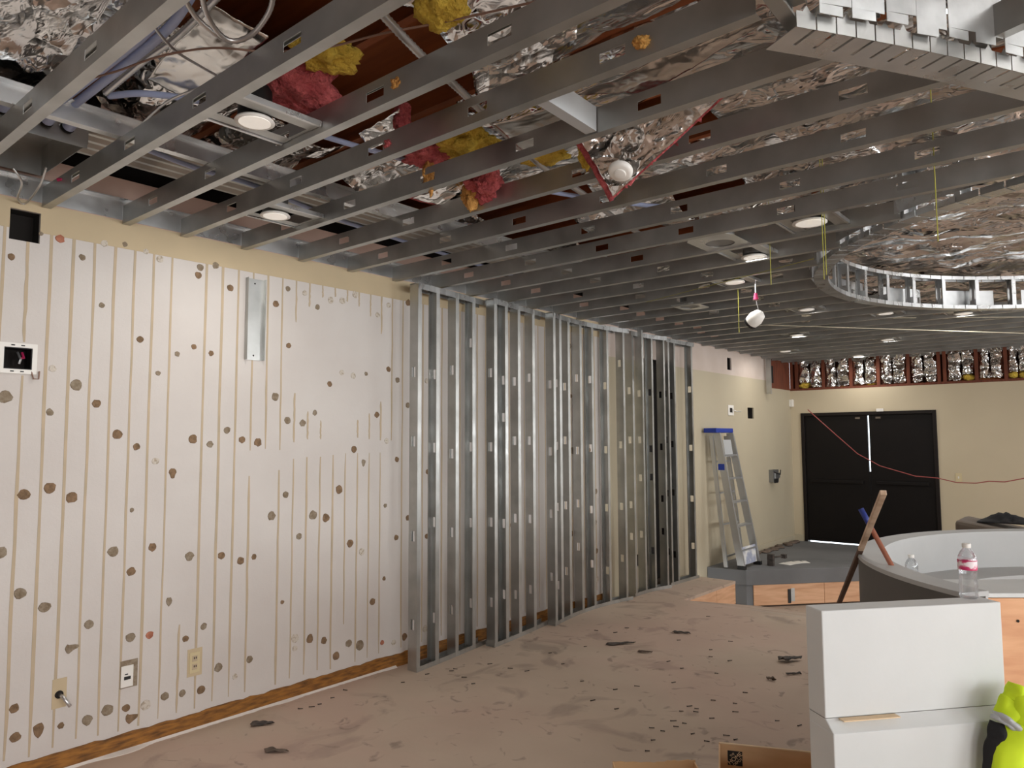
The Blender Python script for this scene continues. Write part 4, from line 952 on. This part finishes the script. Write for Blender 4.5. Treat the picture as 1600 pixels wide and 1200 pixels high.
# insulation tufts
def tuft(px, py, z, rw, rh, m, lab, seed, amp=.4, rz=None):
    p = z if isinstance(z, Vector) else atz(px, py, z); k = mpx(p); o = MB().blob(p, (rw*k*1.15, rw*k*1.15, (rz or rh*k*1.1)), amp, 2.6, 44, seed).build('insulation_tuft', m, smooth=True)
    return tag(o, lab, 'insulation')
tuft(468, 132, 3.12, 52, 36, 'pink_wool', 'big pink insulation tuft above the nearest recessed light', 3, .35)
tuft(508, 85, 3.16, 40, 20, 'yellow_wool', 'yellow insulation tuft above the big pink one', 5, .4)
tuft(692, 8, 3.16, 34, 28, 'yellow_wool', 'yellow insulation tuft at the top edge of the picture', 8, .35)
tuft(728, 225, 3.10, 38, 18, 'yellow_wool', 'yellow insulation tuft in the middle of the ceiling', 11, .5)
tuft(668, 243, 3.08, 30, 12, 'pink_wool', 'small pink tuft beside the yellow one mid ceiling', 14, .5)
tuft(628, 180, 3.12, 12, 26, 'pink_wool', 'thin pink tuft curled at a torn foil roll', 17, .4)
tuft(760, 288, 3.02, 28, 18, 'pink_wool', 'pink tuft on the torn foil sheet by a joist', 20, .5)
tuft(850, 243, 3.08, 30, 8, 'yellow_wool', 'flat yellow tuft left of the hanging foil triangle', 23, .4)
for (px, py, z, w_, h_, m_, lab, sd) in ((670, 272, 2.985, 8, 24, 'orange_wool', 'orange scrap of insulation hanging over a joist', 31), (738, 305, 2.99, 15, 20, 'orange_wool', 'orange insulation edge below the pink tuft', 33), (1003, 66, 2.95, 12, 8, 'orange_wool', 'orange scrap stuck in a joist hole', 35), (622, 132, 2.955, 9, 8, 'orange_wool', 'orange and red scrap stuck on the third joist', 37), (610, 226, 2.955, 9, 6, 'pink_wool', 'pink scrap stuck on the fourth joist', 39), (921, 235, 3.04, 15, 24, 'yellow_wool', 'yellow strip at the left of the hanging foil triangle', 41)):
    tuft(px, py, z, w_, h_, m_, lab, sd, .45)

# crumpled foil sheets: corner pixels with heights
def foil(name, lab, cat, corners, nu, nv, amp, m='foil', back=None, sag=0, fr=5, group=None, ax=2):
    C = [at(c[0], c[1], ax, c[2]) for c in corners]
    nn = (C[1]-C[0]).cross(C[3]-C[0]).normalized(); sd = corners[0][0]*.13
    def f(u, v):
        p = (C[0].lerp(C[1], u)).lerp(C[3].lerp(C[2], u), v); q = p*fr+Vector((sd, 0, 0))
        return p+nn*(amp*(noise.noise(q)+.5*noise.noise(q*2.3)+.3*abs(noise.noise(q*5)))-sag*math.sin(math.pi*u)*math.sin(math.pi*v))
    o = MB().sheet(f, nu, nv, .004).build(name, m, smooth=True); tag(o, lab, cat, group)
    if back:
        b = MB(); cc = (C[0]+C[1]+C[2]+C[3])*.25; vv = (cc-EYE).normalized()
        b.sheet(lambda u, v: (f(u, v)-cc)*1.12+cc+vv*.035, nu//2, nv//2, .02).build('wool_backing', back, o, smooth=True)
    return o
foil('hanging_foil', 'torn foil faced insulation hanging as a triangle with red backing', 'insulation', [(905, 216, 2.50), (1150, 130, 2.56), (1052, 222, 2.66), (958, 307, 2.66)], 70, 46, .030, 'foil', 'pink_wool', ax=1, fr=9)
foil('torn_foil', 'torn foil sheet with pink wool lying across two joists', 'insulation', [(645, 310, 3.02), (720, 280, 3.05), (768, 320, 2.99), (735, 332, 2.97)], 30, 20, .02, 'foil', 'pink_wool')
foil('foil_duct_wrap', 'wrinkled foil duct wrap between the fourth and fifth joists', 'insulation', [(528, 275, 3.06), (640, 245, 3.1), (690, 275, 3.06), (590, 325, 3.02)], 34, 24, .03, 'foil')
foil('foil_sheet', 'smooth dull foil sheet between joists above the white blocking', 'insulation', [(770, 195, 3.05), (880, 160, 3.05), (930, 200, 3.03), (820, 240, 3.03)], 26, 20, .012, 'foil_flat')
foil('foil_sheet', 'large dull foil sheet left of the slotted track', 'insulation', [(895, 150, 3.06), (1090, 70, 3.08), (1225, 20, 3.08), (1010, 150, 3.04)], 40, 24, .018, 'foil_flat')
foil('foil_sheet', 'shiny crumpled foil above the silver flexible conduit', 'insulation', [(730, 60, 3.12), (905, -20, 3.14), (900, 70, 3.1), (745, 160, 3.08)], 36, 30, .035, 'foil')
foil('foil_sheet', 'dark dented foil in the top left corner', 'insulation', [(-40, -20, 3.12), (200, -30, 3.14), (110, 85, 3.08), (-40, 95, 3.08)], 40, 34, .03, 'foil')
foil('foil_sheet', 'flat foil behind the looped armoured cable', 'insulation', [(230, 120, 3.17), (330, 10, 3.18), (420, 60, 3.16), (300, 165, 3.15)], 36, 30, .02, 'foil_flat')
foil('foil_roll', 'torn foil roll end near the thin pink tuft', 'insulation', [(560, 210, 3.12), (625, 165, 3.12), (632, 205, 3.09), (580, 232, 3.09)], 24, 20, .03, 'foil')
foil('foil_drape', 'foil drape above the wide slotted track end', 'insulation', [(1200, 130, 3.10), (1400, 70, 3.12), (1480, 120, 3.06), (1230, 190, 3.06)], 40, 20, .035, 'foil')
foil('foil_drape', 'foil scraps behind the bent tabs in the top right corner', 'insulation', [(1430, -10, 3.25), (1560, -20, 3.25), (1570, 40, 3.2), (1440, 40, 3.2)], 30, 20, .04, 'foil')
# smoke detector on the hanging foil
p = on_ray(972, 268, atz(972, 268, 2.9), Vector((0, 0, 1))); p = at(970, 266, 1, 2.61)
o = empty('smoke_detector', p); ax = (.12, -.5, -.85); tag(o, 'round white smoke detector on the hanging foil', 'smoke detector')
MB().lathe([(.052, 0), (.052, .010), (.046, .019), (.038, .023)], p, 28, axis=ax).build('body', 'white_plastic', o, auto=35); MB().lathe([(.026, .023), (.024, .029), (.017, .031)], p, 24, axis=ax).build('dome', 'white_plastic', o, auto=35)
# hanging white lamp head
p = at(1181, 497, 1, 5.6); o = empty('hanging_lamp', p); tag(o, 'white lamp head dangling on a wire below the joists', 'lamp')
ax = Vector((.75, -.3, .45))
MB().lathe([(.035, -.055), (.055, -.05), (.06, 0), (.045, .05), (.02, .07)], p, 20, axis=ax).build('shade', 'white_plastic', o, auto=50); MB().lathe([(.056, 0), (.056, .02)], p-ax.normalized()*.07, 20, axis=ax).build('rim', 'black', o)
q = at(1181, 468, 1, 5.6); MB().tube([p+ax*.05, q, (q.x, q.y, 2.93)], .004, 6).build('cord', 'wire_grey', o); MB().lathe([(.02, 0), (.012, .05)], (q.x, q.y, q.z), 10).build('cord_cap', 'label_red', o)

# strings
def line(lab, pts, r, m, name='string_line', cat='string', group=None):
    return tag(MB().tube(pts, r, 6).build(name, m), lab, cat, group)
def vdrop(px, y0, y1, z, lab, m='string_yellow', r=.0025):
    p = atz(px, y0, z); q = Vector((p.x, p.y, at(px, y1, 1, p.y).z)); line(lab, [Vector((p.x, p.y, 3.30)), q], r, m)
vdrop(1284, 338, 437, 2.9, 'yellow string hanging left beside the round light'); vdrop(1288, 340, 430, 2.9, 'second yellow string doubled beside the round light')
vdrop(1460, 262, 378, 2.9, 'yellow string hanging in front of the soffit arc'); vdrop(1203, 386, 445, 2.9, 'short yellow string hanging between two round lights', r=.002); vdrop(1153, 452, 520, 2.9, 'thin yellow string left of the dangling lamp head', r=.002)
line('yellow layout string running from the stud wall to the soffit', [atz(1010, 472, 2.897), atz(1272, 404, 2.897)], .002, 'string_yellow')
line('pale layout string stretched level below the far joists', [at(1230, 498, 1, 8.0), at(1640, 495, 1, 9.0)], .004, 'string_white')
line('pale layout string sloping down to the right below the far joists', [at(1040, 503, 1, 7.5), at(1640, 522, 1, 9.0)], .004, 'string_white')
line('faint layout string close under the soffit ring', [at(1215, 489, 1, 7.5), at(1420, 484, 1, 8.0)], .003, 'string_white')
P = [at(x, y, 1, 11.0) for x, y in ((1262, 640), (1300, 674), (1340, 709), (1375, 728), (1430, 744), (1465, 747), (1495, 754), (1525, 755), (1545, 752), (1570, 753), (1640, 740), (1760, 712), (1900, 690), (2080, 660))]
tag(MB().tube(P, .007, 6).build('hanging_wire', 'wire_red', smooth=True), 'thin red wire sagging in front of the black doors', 'wire')

# loose things on the stage, and sunlight laid there as white pieces
p = atz(1206, 884, .04); o = empty('metal_post_foot', p); tag(o, 'dark metal post stub with an arm on the stage', 'post')
MB().box((p.x-.05, p.y-.03, .041), (p.x+.03, p.y+.03, .19)).build('stub', 'scrap', o, bevel=.005); MB().bar((p.x+.02, p.y, .15), (p.x+.13, p.y+.08, .17), .03, .02).build('arm', 'scrap', o); MB().box((p.x+.1, p.y+.05, .14), (p.x+.16, p.y+.11, .19)).build('end_block', 'scrap', o)
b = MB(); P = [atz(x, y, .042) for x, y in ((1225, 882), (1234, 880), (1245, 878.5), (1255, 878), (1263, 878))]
ws = empty('sun_dashes', P[0]); tag(ws, 'dashes of sunlight on the grey stage, built as thin white pieces', 'sun patch')
for a, c in zip(P, P[1:]): MB().bar(a.lerp(c, .06), a.lerp(c, .94), .16, .004).build('sun_dash', 'white_plastic', ws)  # each piece stands in for a dash of sun on the deck
MB_ = MB(); 
for k in range(14):
    y = 9.95+.15*k; MB_.blob((XW+.1+random.uniform(-.05, .06), y, .05), (.06, .09, .02), .5, 3, 10, k)
o = MB_.build('plaster_rubble', 'dirt', smooth=True); o['kind'] = 'stuff'; tag(o, 'crumbs of plaster rubble along the cream wall on the stage', 'rubble')

# debris on the floor
SC = [(1045, 1033), (1066, 1044), (1111, 1015), (1111, 1026), (1165, 1082), (1115, 1094), (1149, 1099), (1150, 1112), (1078, 1103), (1065, 1111), (1089, 1107), (1088, 1112), (1113, 1122), (1053, 1126), (1019, 1137), (1036, 1142), (1057, 1135), (1070, 1130), (1083, 1146), (1021, 1156), (1105, 1158), (1136, 1149), (962, 1077), (996, 1072), (910, 1064), (964, 1107), (927, 1094), (1012, 1173), (1215, 1126), (1250, 1133), (1120, 1052), (1053, 1066), (932, 985), (962, 988), (980, 981), (1061, 1000), (1142, 1002), (1107, 963), (1141, 1032), (1150, 1155), (726, 1058), (766, 1037), (798, 1044), (824, 1048), (712, 1045), (668, 1053), (630, 1066), (740, 1068), (706, 1048), (540, 1078), (500, 1100), (470, 1107), (488, 1104), (520, 1090), (1148, 908), (860, 1020), (880, 1037), (915, 1010)]
for i, (px, py) in enumerate(SC):
    p = atz(px, py, .0046); a = random.uniform(-.4, .6)+.6; d = Vector((math.cos(a), math.sin(a), 0)); w_ = random.choice([.018, .022, .026])
    if p.x < XW+.06: continue
    if p.y > FY0 and p.x > FX: p.z = -.42*(p.y-FY0)/(FY1-FY0)+.0046
    n_ = MB(); n_.tube([p-d*w_*.8, p+d*w_*.6], .0025, 6); n_.lathe([(.0045, 0), (.0025, .004)], p-d*w_*.8, 8, axis=d)
    o = n_.build('loose_screw', 'screw'); tag(o, 'small dark screw lying loose on the dusty floor', 'screw', 'loose screws on the floor')
def scrap(px, py, L_, W_, lab, m='scrap', rot=.5, h=.02, seed=1):
    p = atz(px, py, h*.5)
    if p.y > FY0 and p.x > FX: p.z += -.42*(p.y-FY0)/(FY1-FY0)
    d = Vector((math.cos(rot), math.sin(rot), 0)); q = Vector((-d.y, d.x, 0))
    f = lambda u, v: p+d*(L_*(u-.5))*(1-.5*abs(v-.5))+q*(W_*(v-.5))*(1-.7*u)+Vector((0, 0, h*.6*noise.noise(Vector((u*3+seed, v*3, 0)))))
    tag(MB().sheet(f, 12, 6, .004).build('floor_scrap', m, smooth=True), lab, 'scrap')
scrap(970, 1005, .26, .06, 'dark torn strip lying in the middle of the floor', rot=.9); scrap(1065, 988, .16, .05, 'small dark scrap right of the torn strip', rot=.3, seed=2); scrap(1008, 1018, .12, .04, 'thin scrap with a pale tip below the torn strip', 'dirt', rot=.4, seed=5)
scrap(410, 1130, .14, .07, 'dark scrap beside the raw wood strip', rot=.9, seed=3); scrap(432, 1172, .14, .05, 'grey scrap near the bottom left of the floor', 'dirt', rot=.6, seed=4)
scrap(1235, 1028, .20, .10, 'crumpled dark metal scrap beside the half wall', rot=.9, h=.05, seed=6); scrap(1240, 1052, .12, .03, 'thin dark scrap in front of the crumpled metal', rot=.8, seed=8); scrap(1205, 1060, .07, .03, 'curled pale scrap left of the thin dark one', 'dirt', rot=.1, h=.03, seed=9)
